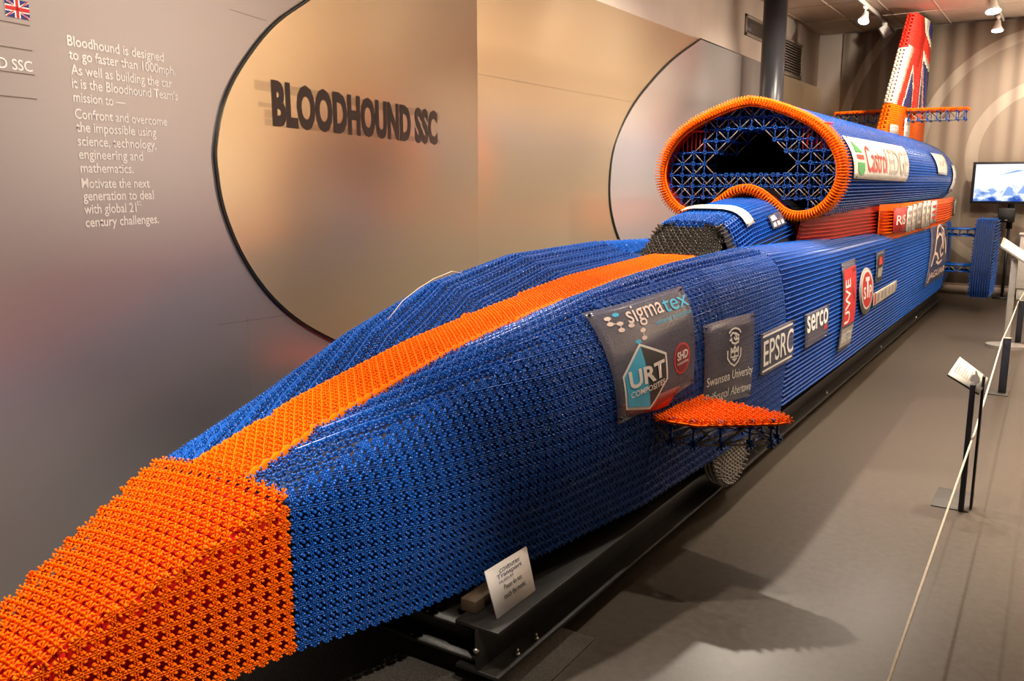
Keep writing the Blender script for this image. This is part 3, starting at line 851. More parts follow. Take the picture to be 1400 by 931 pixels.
# lattice across the intake
NODES = {0: (6, 8), 1: (3, 11), 2: (3, 12), 3: (3, 5), 4: (0, 4), 5: (0, 3), 6: (0, 14), 7: (0, 14), 8: (0, 4), 9: (1, 2)}
MORE = {3: (9, 13), 4: (10, 14), 5: (11, 14), 8: (10, 14), 9: (12, 13)}
CW, CH = .0880, .0845
def node(c, r, y): return (XC-.616+c*CW, y, 2.215-r*CH)
have = set()
for r, (c0, c1) in list(NODES.items())+list(MORE.items()):
    for c in range(c0, c1+1): have.add((c, r))
rods, diag = Acc(), Acc()
HUB = edge_template(0, 5)
layers = [6.47, 6.60, 6.95]
for li, y in enumerate(layers):
    rods, diag = Acc(), Acc()
    hv = have if li == 0 else {n for n in have if not (n[1] in (5,) and n[0] in (3, 11))}
    for c, r in sorted(hv):
        p = node(c, r, y)
        if (c+1, r) in hv: rods.bar(p, node(c+1, r, y), .0072)
        if (c, r+1) in hv: rods.bar(p, node(c, r+1, y), .0072)
        for sx in (-1, 1):
            if (c+sx, r+1) in hv and ((c+r) % 2 == 0):
                diag.bar(p, node(c+sx, r+1, y), .0056)
        for k in range(8):                       # the connector at the crossing: eight short arms round a hub
            t = k*math.pi/4; rods.bar((p[0]+.004*math.cos(t), y-.004, p[2]+.004*math.sin(t)), (p[0]+.019*math.cos(t), y-.004, p[2]+.019*math.sin(t)), .007, .007)
        if li+1 < len(layers) and (c+li) % 2 == 0: rods.bar(p, node(c, r, layers[li+1]), .0065)
    lo = rods.build('intake_lattice', M['blue'], car)
    diag.build('diagonal_rods', M['pale'], car)
for c0, c1, r in ((1, 2.9, 2.08), (11.3, 13.3, 1.75)):
    acc = Acc()
    for y in (6.47, 6.57):
        acc.bar(node(c0, r, y), node(c1, r, y), .010)
        for c in np.arange(c0, c1+.1, .38): acc.bar(node(c, r, y), node(c, 3.9, y), .0045)
    acc.bar(node((c0+c1)/2, r, 6.47), node((c0+c1)/2, r, 6.57), .008)
    acc.build('red_stay', M['redbright'], car)
for c in (6.75, 7.0):
    acc = Acc(); acc.bar(node(c, 7.55, 6.42), node(c, 7.0, 6.47), .008); acc.build('red_stay', M['redbright'], car)

# red fairing between nacelle and deck, orange band behind it
def fair(y, t):
    """t 0 at the deck, 1 under the nacelle; right side"""
    w0 = np.interp(y, [6.42, 7.0, 8.4, 8.9], [.40, .52, .60, .70])
    w1 = np.interp(y, [6.42, 7.0, 8.4, 8.9], [.44, .52, .58, .71])
    return np.array([XC+w0+(w1-w0)*t, y, 1.195+t*(.225)])
acc = Acc()
for side in (1, -1):
    f = (lambda y, t: fair(y, t)) if side > 0 else (lambda y, t: np.array([2*XC-fair(y, t)[0], y, fair(y, t)[2]]))
    acc.grid([[f(y, t)-np.array([side*.02, 0, 0]) for t in np.linspace(-.1, 1.1, 5)] for y in np.linspace(6.40, 8.9, 30)])
    for t in np.arange(.02, 1.0, .125):
        ys = np.arange(6.42, 8.85, .041)
        Gt = []
        for i, y in enumerate(ys):
            p = f(y, t); h = .004 if i % 2 else -.004
            Gt.append([p+np.array([-side*.02, 0, -.0035]), p+np.array([side*h, 0, -.0035]), p+np.array([side*h, 0, .0035]), p+np.array([-side*.02, 0, .0035])])
        acc.grid(Gt)
# the curved red front under the notch of the rim
fr = loop_pts(6.40, -.01)
i0 = 80
low = [p for p in fr if p[2] < 1.60 and abs(p[0]-XC) < .40]
low.sort(key=lambda p: p[0])
acc.grid([[(p[0], 6.40, p[2]), (p[0], 6.48, p[2]-.03), (p[0], 6.60, 1.19)] for p in low])
acc.build('red_fairing', M['red'], car)
acc = Acc()
def band(side):
    return lambda y, t: np.array([XC+side*np.interp(y, [8.3, 8.75, 13.9], [.635, .715, .73])*tail(y), y, 1.20+t])
for side in (1, -1):
    runs(acc, band(side), list(np.arange(.004, .225, RP)), 8.32, Y_TAIL, lambda p: np.array([XC, p[1], p[2]]), step=.041, top=.006)
    G = [[band(side)(y, t)-np.array([side*.03, 0, 0]) for t in (-.06, .26)] for y in np.linspace(8.3, 13.9, 20)]
    acc.grid(G)
acc.build('orange_band', M['orange'], car)
# tail fin: level rods laid one over the other, coloured as a union flag -----
fin_lead = lambda z: 12.65+(z-3.4)*.985
fin_trail = lambda z: 14.34
def fin_x(y, z):
    l = fin_lead(z); return float(np.interp(y, [l, l+.75, fin_trail(z)], [.05, .115, .095]))
def inpoly(p, q):
    c = False; n = len(q)
    for i in range(n):
        (x0, y0), (x1, y1) = q[i], q[(i+1) % n]
        if (y0 > p[1]) != (y1 > p[1]) and p[0] < (x1-x0)*(p[1]-y0)/(y1-y0)+x0: c = not c
    return c
FLAG = [('white', [(11.8,2.62),(12.66,3.42),(12.93,3.42),(12.90,3.30),(12.90,2.62)]),
        ('red', [(12.03,2.62),(12.30,2.62),(12.90,3.22),(12.90,3.36)]),
        ('blue', [(12.36,2.62),(12.86,2.62),(12.86,3.12)]),
        ('red', [(12.91,2.6),(13.47,2.6),(13.50,3.45),(12.93,3.45)]),
        ('white', [(13.47,2.62),(14.6,2.62),(14.6,3.30),(13.52,3.46)]),
        ('blue', [(13.55,2.62),(14.6,2.62),(14.6,3.20),(13.60,3.33)]),
        ('white', [(13.55,3.30),(13.66,3.24),(14.05,2.62),(13.86,2.62)]),
        ('red', [(13.57,3.28),(13.63,3.24),(14.00,2.62),(13.91,2.62)]),
        ('white', [(13.56,3.98),(13.58,3.68),(14.6,3.52),(14.6,3.98)]),
        ('blue', [(13.90,3.98),(13.84,3.74),(14.6,3.60),(14.6,3.98)])]
def fin_colour(y, z):
    if z < 2.63: return 'orange'
    c = 'redbright'
    for k, q in FLAG:
        if inpoly((y, z), q): c = {'red': 'redbright'}.get(k, k)
    return c
fin_acc = {}
FP = .026
zs = np.arange(2.19, 3.90, FP)
for z in zs:
    y0, y1 = fin_lead(z), fin_trail(z)
    y1 = min(y1, 14.34) if z < 3.83 else 14.34-(z-3.83)*2
    st = np.arange(y0, y1, .03); cols = [fin_colour(y, z) for y in st]
    i = 0
    while i < len(st):
        j = i
        while j+1 < len(st) and cols[j+1] == cols[i]: j += 1
        ya, yb = st[i], (st[j+1] if j+1 < len(st) else y1)
        ac = fin_acc.setdefault(cols[i], Acc())
        kn = [ya]+[k for k in (y0+.75,) if ya < k < yb]+[yb]
        for side in (1, -1):
            for p, q in zip(kn[:-1], kn[1:]):
                ac.bar((XC+side*(fin_x(p, z)-.008), p, z), (XC+side*(fin_x(q, z)-.008), q, z), .017, FP*.80)
        i = j+1
for k, nm in (('orange', 'fin_base'), ('white', 'fin_white_rods'), ('redbright', 'fin_red_rods'), ('blue', 'fin_blue_rods')):
    fin_acc[k].build(nm, M['flagblue' if k == 'blue' else k], car)
# leading face with its row of holes, and the core
for k, z0, z1 in (('orange', 2.19, 2.64), ('white', 2.64, 3.40), ('redbright', 3.40, 3.90)):
    ac = Acc()
    for i, z in enumerate(np.arange(z0, z1-.01, FP)):
        y = fin_lead(z)
        if i % 2 == 0: ac.box((XC-.056, y-.03, z-FP*.42), (XC+.056, y+.012, z+FP*.42))
        else:
            for x in (-.044, -.004, .040): ac.box((XC+x-.016, y-.03, z-FP*.55), (XC+x+.010, y+.012, z+FP*.55))
    ac.build('fin_leading_edge', M[k], car)
a = Acc()
for z0, z1 in zip(zs[:-1], zs[1:]):
    pass
a.hexa([(XC-.034, fin_lead(2.19)+.02, 2.19), (XC+.034, fin_lead(2.19)+.02, 2.19), (XC+.07, 14.30, 2.19), (XC-.07, 14.30, 2.19), (XC-.034, fin_lead(3.86)+.02, 3.86), (XC+.034, fin_lead(3.86)+.02, 3.86), (XC+.07, 14.28, 3.86), (XC-.07, 14.28, 3.86)])
a.build('fin_core', M['innerred'], car)
# flat winglets built alike: an orange deck of upright connectors over a blue truss
def truss(pts_top, depth, rods, diags, r=.009):
    """pts_top: list of (front, rear) pairs along the span"""
    dn = lambda p, f=1: (p[0], p[1], p[2]-depth*f)
    for i, (f, b) in enumerate(pts_top):
        k = 1
        rods.bar(dn(f), dn(b), r); rods.bar(f, dn(f), r); rods.bar(b, dn(b), r); rods.bar(f, b, r)
        for p in (dn(f), dn(b), f, b):
            for q in range(6):
                t = q*math.pi/3; rods.bar(p, (p[0]+.022*math.cos(t), p[1], p[2]+.022*math.sin(t)), .009)
        if i+1 < len(pts_top):
            f2, b2 = pts_top[i+1]
            for u, v in ((f, f2), (b, b2)):
                rods.bar(u, v, r); diags.bar(dn(u), dn(v), r*.8)
                diags.bar(*((dn(u), v) if i % 2 else (u, dn(v))), r*.9)
            diags.bar(dn(f), dn(b2), r*.8)
def winglet(nm, outline, z, depth, trs, g=.0205, sc=1.0):
    """outline: plan polygon (x, y)"""
    acc = Acc(); P, F1, P2, F2 = [], [], [], []
    q = np.array(outline); (x0, y0), (x1, y1) = q.min(0), q.max(0)
    i = 0
    for x in np.arange(x0+.006, x1, g):
        for j, y in enumerate(np.arange(y0+.006, y1, g)):
            if inpoly((x, y), outline):
                (P if (i+j) % 2 else P2).append((x, y, z))
        i += 1
    Fm = np.stack([np.array([0, 1, 0]), np.array([-1, 0, 0]), np.array([0, 0, 1])], 1)
    for pp, T in ((P, EU), (P2, EV)):
        if pp: put(acc, T, np.array(pp), jitter(np.repeat(Fm[None], len(pp), 0), .08, RNG), .002, sc)
    acc.poly([(p[0], p[1], z-.014) for p in outline]); acc.poly([(p[0], p[1], z-.022) for p in outline][::-1])
    acc.build(nm+'_deck', M['orange'], car)
    r, d = Acc(), Acc(); truss(trs, depth, r, d)
    r.build(nm+'_truss', M['blue'], car); d.build(nm+'_stays', M['grey'], car)
for side in (1, -1):
    X = lambda d: XC+side*d
    out = [(X(.58), 3.19), (X(.88), 3.20), (X(1.14), 3.40), (X(1.175), 3.47), (X(1.12), 3.53), (X(.60), 3.66)]
    if side < 0: out = out[::-1]
    tr = [((X(d), np.interp(d, [.6, .88, 1.12], [3.22, 3.23, 3.42]), .69), (X(d), np.interp(d, [.6, 1.12], [3.62, 3.50]), .69)) for d in (.66, .755, .85, .945, 1.04, 1.11)]
    winglet('canard', out, .71, .085, tr, .025, 1.15)
    out = [(X(.07), 12.45), (X(.80), 12.60), (X(.83), 12.80), (X(.07), 13.05)]
    if side < 0: out = out[::-1]
    tr = [((X(d), 12.5+.15*d, 2.565), (X(d), 13.0-.2*d, 2.565)) for d in (.14, .25, .36, .47, .58, .69, .78)]
    winglet('tailplane', out, 2.59, .11, tr, .026, 1.9)
# wheels and rear fairings ------------------------------------------------
for side in (1, -1):
    X = XC+side*.70
    a = Acc(); cy, cz, R = 4.18, .44, .30
    for k in range(-16, 17):
        dz = k*.0205; L = math.sqrt(max(0, R*R-dz*dz))
        if L > .03:
            a.tube([(X, cy-L, cz+dz), (X, cy+L, cz+dz)], .0085, 6)
            for y in np.arange(cy-L+.02, cy+L, .041): a.bar((X-side*.004, y+(k % 2)*.02, cz+dz), (X+side*.014, y+(k % 2)*.02, cz+dz), .011)
    for x in (X, X-side*.022, X-side*.045):
        a.tube([(x, cy+R*math.cos(t), cz+R*math.sin(t)) for t in np.linspace(0, 2*math.pi, 49)], .010, 6, False)
    for t in np.linspace(0, 2*math.pi, 57)[:-1]:
        c, s = math.cos(t), math.sin(t)
        a.bar((X-side*.05, cy+R*c, cz+R*s), (X+side*.03, cy+R*c, cz+R*s), .009)
        a.bar((X+side*.002, cy+(R-.02)*c, cz+(R-.02)*s), (X+side*.002, cy+(R+.02)*c, cz+(R+.02)*s), .010)
    a.tube([(X-side*.05, cy, cz), (X-side*.02, cy, cz)], R-.02, 40)
    a.build('front_wheel', M['pale'] if 0 else M['grey'], car)
for side in (1, -1):
    XX = lambda d: XC+side*d
    prof = [(12.55, .20), (12.50, .30), (12.48, .55), (12.62, 1.10), (12.72, 1.17), (13.25, 1.17), (13.50, .95), (13.50, .30), (13.40, .20)]
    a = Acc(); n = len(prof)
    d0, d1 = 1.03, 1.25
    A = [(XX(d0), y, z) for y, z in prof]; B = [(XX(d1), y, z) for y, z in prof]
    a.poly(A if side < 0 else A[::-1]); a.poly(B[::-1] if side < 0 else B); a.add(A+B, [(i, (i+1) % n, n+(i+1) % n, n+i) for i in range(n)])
    a.build('fairing_shade_skin', M['inner'], car)  # dark core painting shade between the fairing connectors
    a = Acc(); P, Mx, Q, Nx = [], [], [], []
    for (ya, za), (yb, zb) in zip(prof[:-1], prof[1:]):
        L = math.hypot(yb-ya, zb-za); t = np.array([0, yb-ya, zb-za])/L; nrm = np.array([0, -(zb-za), (yb-ya)])/L
        if nrm @ np.array([0, ya-13, za-.7]) < 0: nrm = -nrm
        for u in np.arange(.01, L, .0275):
            for d in np.arange(d0+.01, d1, .0275):
                P.append(np.array([XX(d), ya, za])+t*u); Mx.append(np.stack([t, np.cross(nrm, t), nrm], 1))
    put(a, EU, np.array(P), np.array(Mx), .014, 1.5)
    for d in (d0, d1):
        P, Mx = [], []
        sg = side*(1 if d == d1 else -1)
        for y in np.arange(12.5, 13.5, .041):
            for z in np.arange(.22, 1.17, .041):
                if inpoly((y, z), prof): P.append((XX(d), y, z)); Mx.append(np.stack([np.array([0, 1., 0]), np.array([0, 0, sg*1.]), np.array([sg*1., 0, 0])], 1))
        put(a, EU, np.array(P), np.array(Mx), .012, 1.4)
    a.build('rear_wheel_fairing', M['blue'], car)
    for z in (.97, .50):
        a = Acc(); g = Acc()
        for y in (12.75, 12.95, 13.15):
            for dz in (0, .085): a.bar((XX(.64), y, z+dz), (XX(1.04), y, z+dz), .020, .018)
        a.box((min(XX(.64), XX(1.04)), 12.72, z+.078), (max(XX(.64), XX(1.04)), 13.18, z+.094))
        for i, d in enumerate((.66, .75, .84, .93, 1.02)):
            a.bar((XX(d), 12.75, z), (XX(d), 12.75, z+.085), .016)
            if i < 4: g.bar((XX(d), 12.74, z+(.085 if i % 2 else 0)), (XX(d+.09), 12.74, z+(0 if i % 2 else .085)), .011)
        a.build('fairing_strut', M['blue'], car); g.build('strut_stays', M['grey'], car)

# sponsor sheets: clear or pale acetate clipped over the plastic -----------
def patch(fn, quad, lift, out, flip=False):
    """quad: (y, s) at TL, TR, BR, BL; returns map of (a right, b up) in 0..1"""
    q = np.array(quad, float)
    def f(a_, b_, up=0):
        y, s = (q[0]*(1-a_)+q[1]*a_)*b_+(q[3]*(1-a_)+q[2]*a_)*(1-b_)
        P, Mx = frames(fn, [y], [s], out); return P[0]+Mx[0][:, 2]*(lift+up)
    return f
def sheet(f, mat_, label=None, pins=True, na=9, nb=9, clip=None):
    a = Acc(); G = [[f(u, v) for v in np.linspace(0, 1, nb)] for u in np.linspace(0, 1, na)]
    a.grid(G); o = a.build('sponsor_sheet', M[mat_], car, smooth=True)
    s = o.modifiers.new('thick', 'SOLIDIFY'); s.thickness = .0012; s.offset = -1
    if label: o['label'] = label
    if pins:
        for u, v in ((.03, .04), (.97, .04), (.03, .96), (.97, .96)):
            a = Acc(); a.tube([f(u, v, -.012), f(u, v, .010)], .005, 6); a.build('sheet_pin', M['black'], o)
    return o
FR = from_bottom(1); NR = nac_f(1)
F_ = lambda q, l=.014: patch(FR, q, l, inside)
# 1 big curved sheet
f = F_([(2.99,.885),(3.69,.872),(3.54,.45),(2.93,.428)]); o = sheet(f, 'acetate', 'large clear sheet with pink and blue lettering over a cyan hexagon badge', na=14, nb=18)
p = Print(f, o, .003)
p.text('sigma', (.30, .735, .69, .955), 'ink_pink', bold=.004, n=1); p.text('tex', (.70, .775, .985, .915), 'ink_cyan', bold=.004, n=1)
p.text('material innovation', (.56, .695, .985, .745), 'ink_cyan', n=0)
for cx, cy, k in ((.14,.885,'ink_pink'),(.22,.905,'ink_cyan'),(.14,.83,'ink_pink'),(.22,.815,'ink_pink'),(.21,.755,'ink_pink'),(.31,.775,'ink_pink'),(.40,.70,'ink_pink'),(.39,.63,'ink_pink'),(.32,.615,'ink_cyan')):
    p.shape(ell(cx, cy, .030, .020, 14), k, n=0)
for l in ([(.14,.885),(.14,.83)], [(.14,.83),(.22,.815)], [(.22,.815),(.21,.755)], [(.40,.70),(.39,.63)]): p.line(l, .007, 'ink_pink')
hexo = [(.32,.56),(.70,.44),(.70,.215),(.43,.025),(.10,.09),(.10,.37)]
hexo = [(.32,.58),(.58,.42),(.58,.20),(.36,.02),(.10,.10),(.10,.36)]
gh = lambda s_: [(.34+(x-.34)*s_, .29+(y-.29)*s_) for x, y in hexo]
p.shape(gh(1.06), 'ink_white', n=2); p.shape(gh(.97), 'ink_black', n=2, up=.001)
p.shape([gh(.97)[0], gh(.97)[3], gh(.97)[4], gh(.97)[5]], 'ink_cyan', n=2, up=.002)
p.text('URT', (.14, .235, .55, .385), 'ink_white', bold=.03, up=.004, n=1); p.text('COMPOSITES', (.14, .165, .54, .215), 'ink_white', bold=.015, up=.004)
p.shape(ell(.800, .310, .115, .145, 28), 'ink_red', n=1); p.shape(ell(.800, .310, .095, .125, 28), 'ink_black', n=1, up=.001)
p.shape(ell(.800, .310, .090, .120, 28), 'ink_wine', n=1, up=.0016)
p.text('SHD', (.725, .30, .875, .38), 'ink_white', bold=.03, up=.003); p.text('composites', (.72, .25, .88, .285), 'ink_white', bold=.01, up=.003)
p.done()
fr_ = patch(FR, [(2.97,.495),(3.42,.470),(3.30,.415),(3.0,.44)], .011, inside)
a = Acc(); a.grid([[fr_(u, v) for v in np.linspace(0, 1, 4)] for u in np.linspace(0, 1, 10)]); o = a.build('canard_root', M['red'], car); s_ = o.modifiers.new('thick', 'SOLIDIFY'); s_.thickness = .004; s_.offset = -1
a = Acc(); a.tube([(-2.31, 2.66, 1.10), (-2.315, 2.76, 1.165), (-2.325, 2.88, 1.205), (-2.35, 3.02, 1.232), (-2.37, 3.18, 1.25), (-2.37, 3.26, 1.235)], .0018, 6); a.build('loose_wire', M['cord'], car)
# 2 university sheet
f = F_([(3.70,.672),(4.34,.640),(4.25,.225),(3.62,.300)]); o = sheet(f, 'acetate', 'clear sheet with white lion crest and two white lines of lettering', na=8, nb=8)
p = Print(f, o, .003)
p.text('Swansea University', (.04, .235, .97, .375), 'ink_white', bold=.004); p.text('Prifysgol Abertawe', (.04, .045, .97, .185), 'ink_white', bold=.004)
p.line([(.40,.82),(.46,.86),(.54,.865),(.62,.84),(.66,.80)], .022, 'ink_white')
for l in ([(.42,.78),(.47,.815),(.55,.80),(.61,.77),(.60,.73),(.53,.73),(.50,.76)], [(.44,.76),(.46,.70),(.53,.68),(.61,.70)], [(.53,.80),(.56,.745),(.62,.72)], [(.41,.74),(.44,.73)]): p.line(l, .026, 'ink_white')
p.line([(.38,.62),(.38,.53),(.44,.46),(.52,.42),(.60,.46),(.66,.53),(.66,.62)], .022, 'ink_white')
for l in ([(.44,.64),(.44,.53),(.60,.53),(.60,.64)], [(.44,.59),(.60,.59)], [(.52,.66),(.52,.48)], [(.44,.64),(.47,.60),(.52,.65),(.57,.60),(.60,.64)], [(.47,.51),(.52,.48),(.57,.51)]): p.line(l, .022, 'ink_white')
p.done()
# 3 research council
f = F_([(4.42,.515),(5.06,.511),(5.03,.283),(4.40,.292)]); o = sheet(f, 'acetate', 'clear sheet with white capital lettering between two white bars')
p = Print(f, o, .003); p.text('EPSRC', (.07, .20, .97, .80), 'ink_white', bold=.006)
p.shape([(.05,.88),(.95,.88),(.95,.93),(.05,.93)], 'ink_white', n=1); p.shape([(.05,.07),(.95,.07),(.95,.12),(.05,.12)], 'ink_white', n=1); p.done()
# 4
f = F_([(5.31,.508),(5.94,.510),(5.90,.308),(5.31,.296)]); o = sheet(f, 'acetate', 'clear sheet with lower case white lettering and red dot')
p = Print(f, o, .003); p.text('serco', (.06, .42, .94, .92), 'ink_white', bold=.016); p.shape(ell(.85, .32, .07, .09, 12), 'ink_red', n=0); p.done()
# 5 tall red
f = F_([(6.42,.745),(6.89,.757),(6.71,.120),(6.27,.128)]); o = sheet(f, 'acetate', 'tall clear sheet with a red panel lettered in white')
p = Print(f, o, .003); p.shape([(.08,.28),(.95,.28),(.95,.92),(.08,.92)], 'ink_red', n=3)
V, T = text_tris('UWE', .012); V = fit(V, 0, 0, 1, 1); V = np.c_[.52-V[:, 1]*.36, .30+V[:, 0]*.50]; p.put(V, T, ('lettering', 'ink_white'), 0, .002)
for i in range(5): p.line([(.66+.05*i, .62-.03*i), (.70+.05*i, .90)], .014, 'ink_black', up=.002)
p.shape([(.08,.04),(.95,.04),(.95,.25),(.08,.25)], 'ink_grey', n=1); p.text('BRISTOL', (.15, .09, .9, .20), 'ink_white', bold=.01, up=.002); p.done()
# 6 oval
f = F_([(6.92,.668),(7.48,.650),(7.45,.285),(6.90,.305)], .018)
a = Acc(); c0 = [f(*q) for q in ell(.5, .5, .5, .5, 32)]; cc = f(.5, .5)
a.add([cc]+c0, [(0, i+1, (i+1) % 32+1) for i in range(32)]); o = a.build('sponsor_sheet', M['ink_grey'], car); o['label'] = 'oval red badge rimmed in white and grey'
s = o.modifiers.new('thick', 'SOLIDIFY'); s.thickness = .003; s.offset = -1
p = Print(f, o, .002); p.shape(ell(.5, .53, .40, .42, 28), 'ink_white', n=1, up=.002); p.shape(ell(.5, .53, .35, .375, 28), 'ink_red', n=1, up=.004)
p.text('S', (.21, .34, .38, .60), 'ink_white', bold=.02, up=.006); p.text('T', (.36, .36, .64, .80), 'ink_white', bold=.03, up=.006); p.text('P', (.61, .34, .79, .62), 'ink_white', bold=.02, up=.006); p.done()
# 7 small upright
f = F_([(7.70,.740),(8.09,.750),(7.82,.505),(7.55,.504)]); o = sheet(f, 'acetate', 'small upright dark sheet with a red mark')
p = Print(f, o, .003); p.shape([(.12,.10),(.88,.10),(.88,.90),(.12,.90)], 'ink_black', n=1); p.shape([(.25,.56),(.75,.56),(.6,.82),(.3,.82)], 'ink_red', n=0, up=.002); p.shape([(.2,.16),(.8,.16),(.8,.46),(.2,.46)], 'ink_grey', n=0, up=.002); p.done()
# 8 wide pale
f = F_([(7.48,.428),(8.62,.440),(8.57,.338),(7.48,.318)]); o = sheet(f, 'acetatepale', 'wide pale sheet of small blurred marks')
p = Print(f, o, .003); p.shape([(.03,.12),(.10,.12),(.10,.88),(.03,.88)], 'ink_red', n=0)
for i, x in enumerate((.14, .30, .44, .60, .75, .88)): p.shape([(x,.2+.1*(i % 2)),(x+.09,.2),(x+.10,.75),(x+.01,.8)], 'ink_grey', n=0)
p.done()
# 9 leaping cat outline with lettering
f = F_([(11.05,.880),(12.75,.862),(12.32,.180),(10.58,.185)]); o = sheet(f, 'acetate', 'tall clear sheet with pale outline animal and lettering near the tail', na=10, nb=12)
p = Print(f, o, .004)
for l in ([(.12,.30),(.22,.50),(.25,.72),(.34,.90),(.48,.95),(.62,.86),(.76,.62),(.84,.42)], [(.25,.72),(.40,.80),(.52,.76),(.60,.62)], [(.22,.50),(.36,.46),(.46,.36)], [(.36,.34),(.50,.29),(.66,.32)], [(.58,.62),(.50,.50),(.58,.40),(.68,.44)], [(.48,.95),(.58,.78),(.66,.52)]): p.line(l, .045, 'ink_pink')
p.text('JAGUAR', (.06, .05, .94, .20), 'ink_pink', bold=.01); p.done()
# nacelle sheets
N_ = lambda q, l=.014: patch(NR, q, l, nac_in)
f = N_([(6.62,.680),(9.33,.663),(8.98,1.014),(6.62,.995)]); o = sheet(f, 'acetatepale', 'long pale sheet on the nacelle, red and beige lettering with green mark', na=24, nb=8)
p = Print(f, o, .004)
p.text('Castrol', (.19, .16, .535, .80), 'ink_red', bold=.004, n=1)
p.shape([(.055,.60),(.055,.88),(.155,.60)], 'ink_green', n=1); p.shape([(.055,.36),(.055,.16),(.09,.08),(.13,.08),(.155,.2),(.155,.36)], 'ink_green', n=1); p.shape([(.06,.44),(.155,.44),(.155,.54),(.06,.54)], 'ink_red', n=1)
p.line([(.555,.02),(.555,.98)], .008, 'ink_grey'); p.text('EDGE', (.58, .14, .97, .80), 'ink_grey', bold=.004, n=1); p.done()
f = N_([(11.26,.667),(12.37,.662),(12.02,.938),(11.2,.927)]); o = sheet(f, 'acetatepale', 'short pale sheet near the nacelle tail', na=8, nb=6)
p = Print(f, o, .004); p.line([(.25,.35),(.4,.6),(.55,.4),(.75,.65)], .07, 'ink_grey'); p.done()
f = N_([(13.12,.79),(13.86,.79),(13.86,1.16),(13.14,1.14)]); o = sheet(f, 'ink_white', 'white sheet with blue mark at the end of the nacelle', na=6, nb=8)
p = Print(f, o, .004); p.shape([(.55,.05),(.95,.05),(.75,.9)], 'ink_navy', n=1); p.shape([(.9,.5),(.99,.5),(.99,.98),(.85,.98)], 'ink_cyan', n=1); p.done()
# canopy sheets
def canm(y0, y1, s0, s1, lift=.016):
    def f(a_, b_, up=0):
        P, Mx = frames(can_pt, [y0+(y1-y0)*b_], [s0+(s1-s0)*a_], can_in); return P[0]+Mx[0][:, 2]*(lift+up)
    return f
f = canm(5.60, 5.74, -.20, .31); o = sheet(f, 'acetatepale', 'curved cream strip over the canopy', na=20, nb=4)
p = Print(f, o, .003); p.shape([(.05,.25),(.9,.25),(.9,.75),(.05,.75)], 'ink_yellow', n=3); p.done()
f = canm(6.02, 6.30, .30, .40, .016); f0 = f; f = lambda a_, b_, up=0: f0(1-b_, a_, up); o = sheet(f, 'acetate', 'small grey sheet with white marks on the canopy side')
p = Print(f, o, .003); p.shape([(.1,.55),(.5,.55),(.45,.9),(.1,.85)], 'ink_white', n=1); p.shape([(.1,.14),(.3,.12),(.32,.42),(.12,.40)], 'ink_white', n=0); p.shape([(.4,.14),(.62,.14),(.6,.40),(.42,.42)], 'ink_white', n=0); p.shape([(.7,.12),(.9,.14),(.88,.42),(.72,.40)], 'ink_white', n=0); p.done()
# band sheets: a row of small upright labels on the orange band
def bandm(y0, y1, t0, t1, lift=.010):
    return lambda a_, b_, up=0: band(1)(y0+(y1-y0)*a_, t0+(t1-t0)*b_)+np.array([lift+up, 0, 0])
for y0, y1, t0, t1, bg, lab, txt, key in ((8.55, 9.02, .0, .225, 'ink_red', 'red sheet with white lettering on the orange band', 'RIS', 'ink_white'),
      (9.06, 9.36, -.02, .23, 'acetatepale', None, None, None), (9.40, 9.62, -.02, .24, 'acetatepale', None, None, None), (9.66, 10.0, -.01, .25, 'ink_grey', None, None, None),
      (10.05, 10.30, -.03, .26, 'acetatepale', None, None, None), (10.34, 10.62, -.03, .26, 'acetatepale', None, None, None), (10.68, 11.15, .0, .25, 'acetatepale', None, None, 'ink_red'),
      (13.3, 13.55, .0, .22, 'ink_black', None, None, None), (13.6, 13.88, .0, .22, 'acetatepale', None, None, None)):
    f = bandm(y0, y1, t0, t1); o = sheet(f, bg, lab, na=3, nb=3)
    p = Print(f, o, .004)
    if txt: p.text(txt, (.15, .3, .85, .7), key, bold=.015)
    else:
        for q in (.25, .5, .75): p.shape([(.2,q-.06),(.8,q-.06),(.8,q+.06),(.2,q+.06)], key or 'ink_grey', n=0)
    p.done()
# fin sheets
finm = lambda y0, y1, z0, z1: (lambda a_, b_, up=0: np.array([XC+fin_x(y0+(y1-y0)*a_, z0)+.012+up, y0+(y1-y0)*a_, z0+(z1-z0)*b_]))
for q in ((11.65, 12.05, 2.25, 2.36), (12.35, 12.85, 2.22, 2.48)):
    f = finm(*q); o = sheet(f, 'acetatepale', na=3, nb=3); p = Print(f, o, .003); p.line([(.2,.3),(.8,.3)], .08, 'ink_grey'); p.line([(.2,.7),(.8,.7)], .08, 'ink_grey'); p.done()
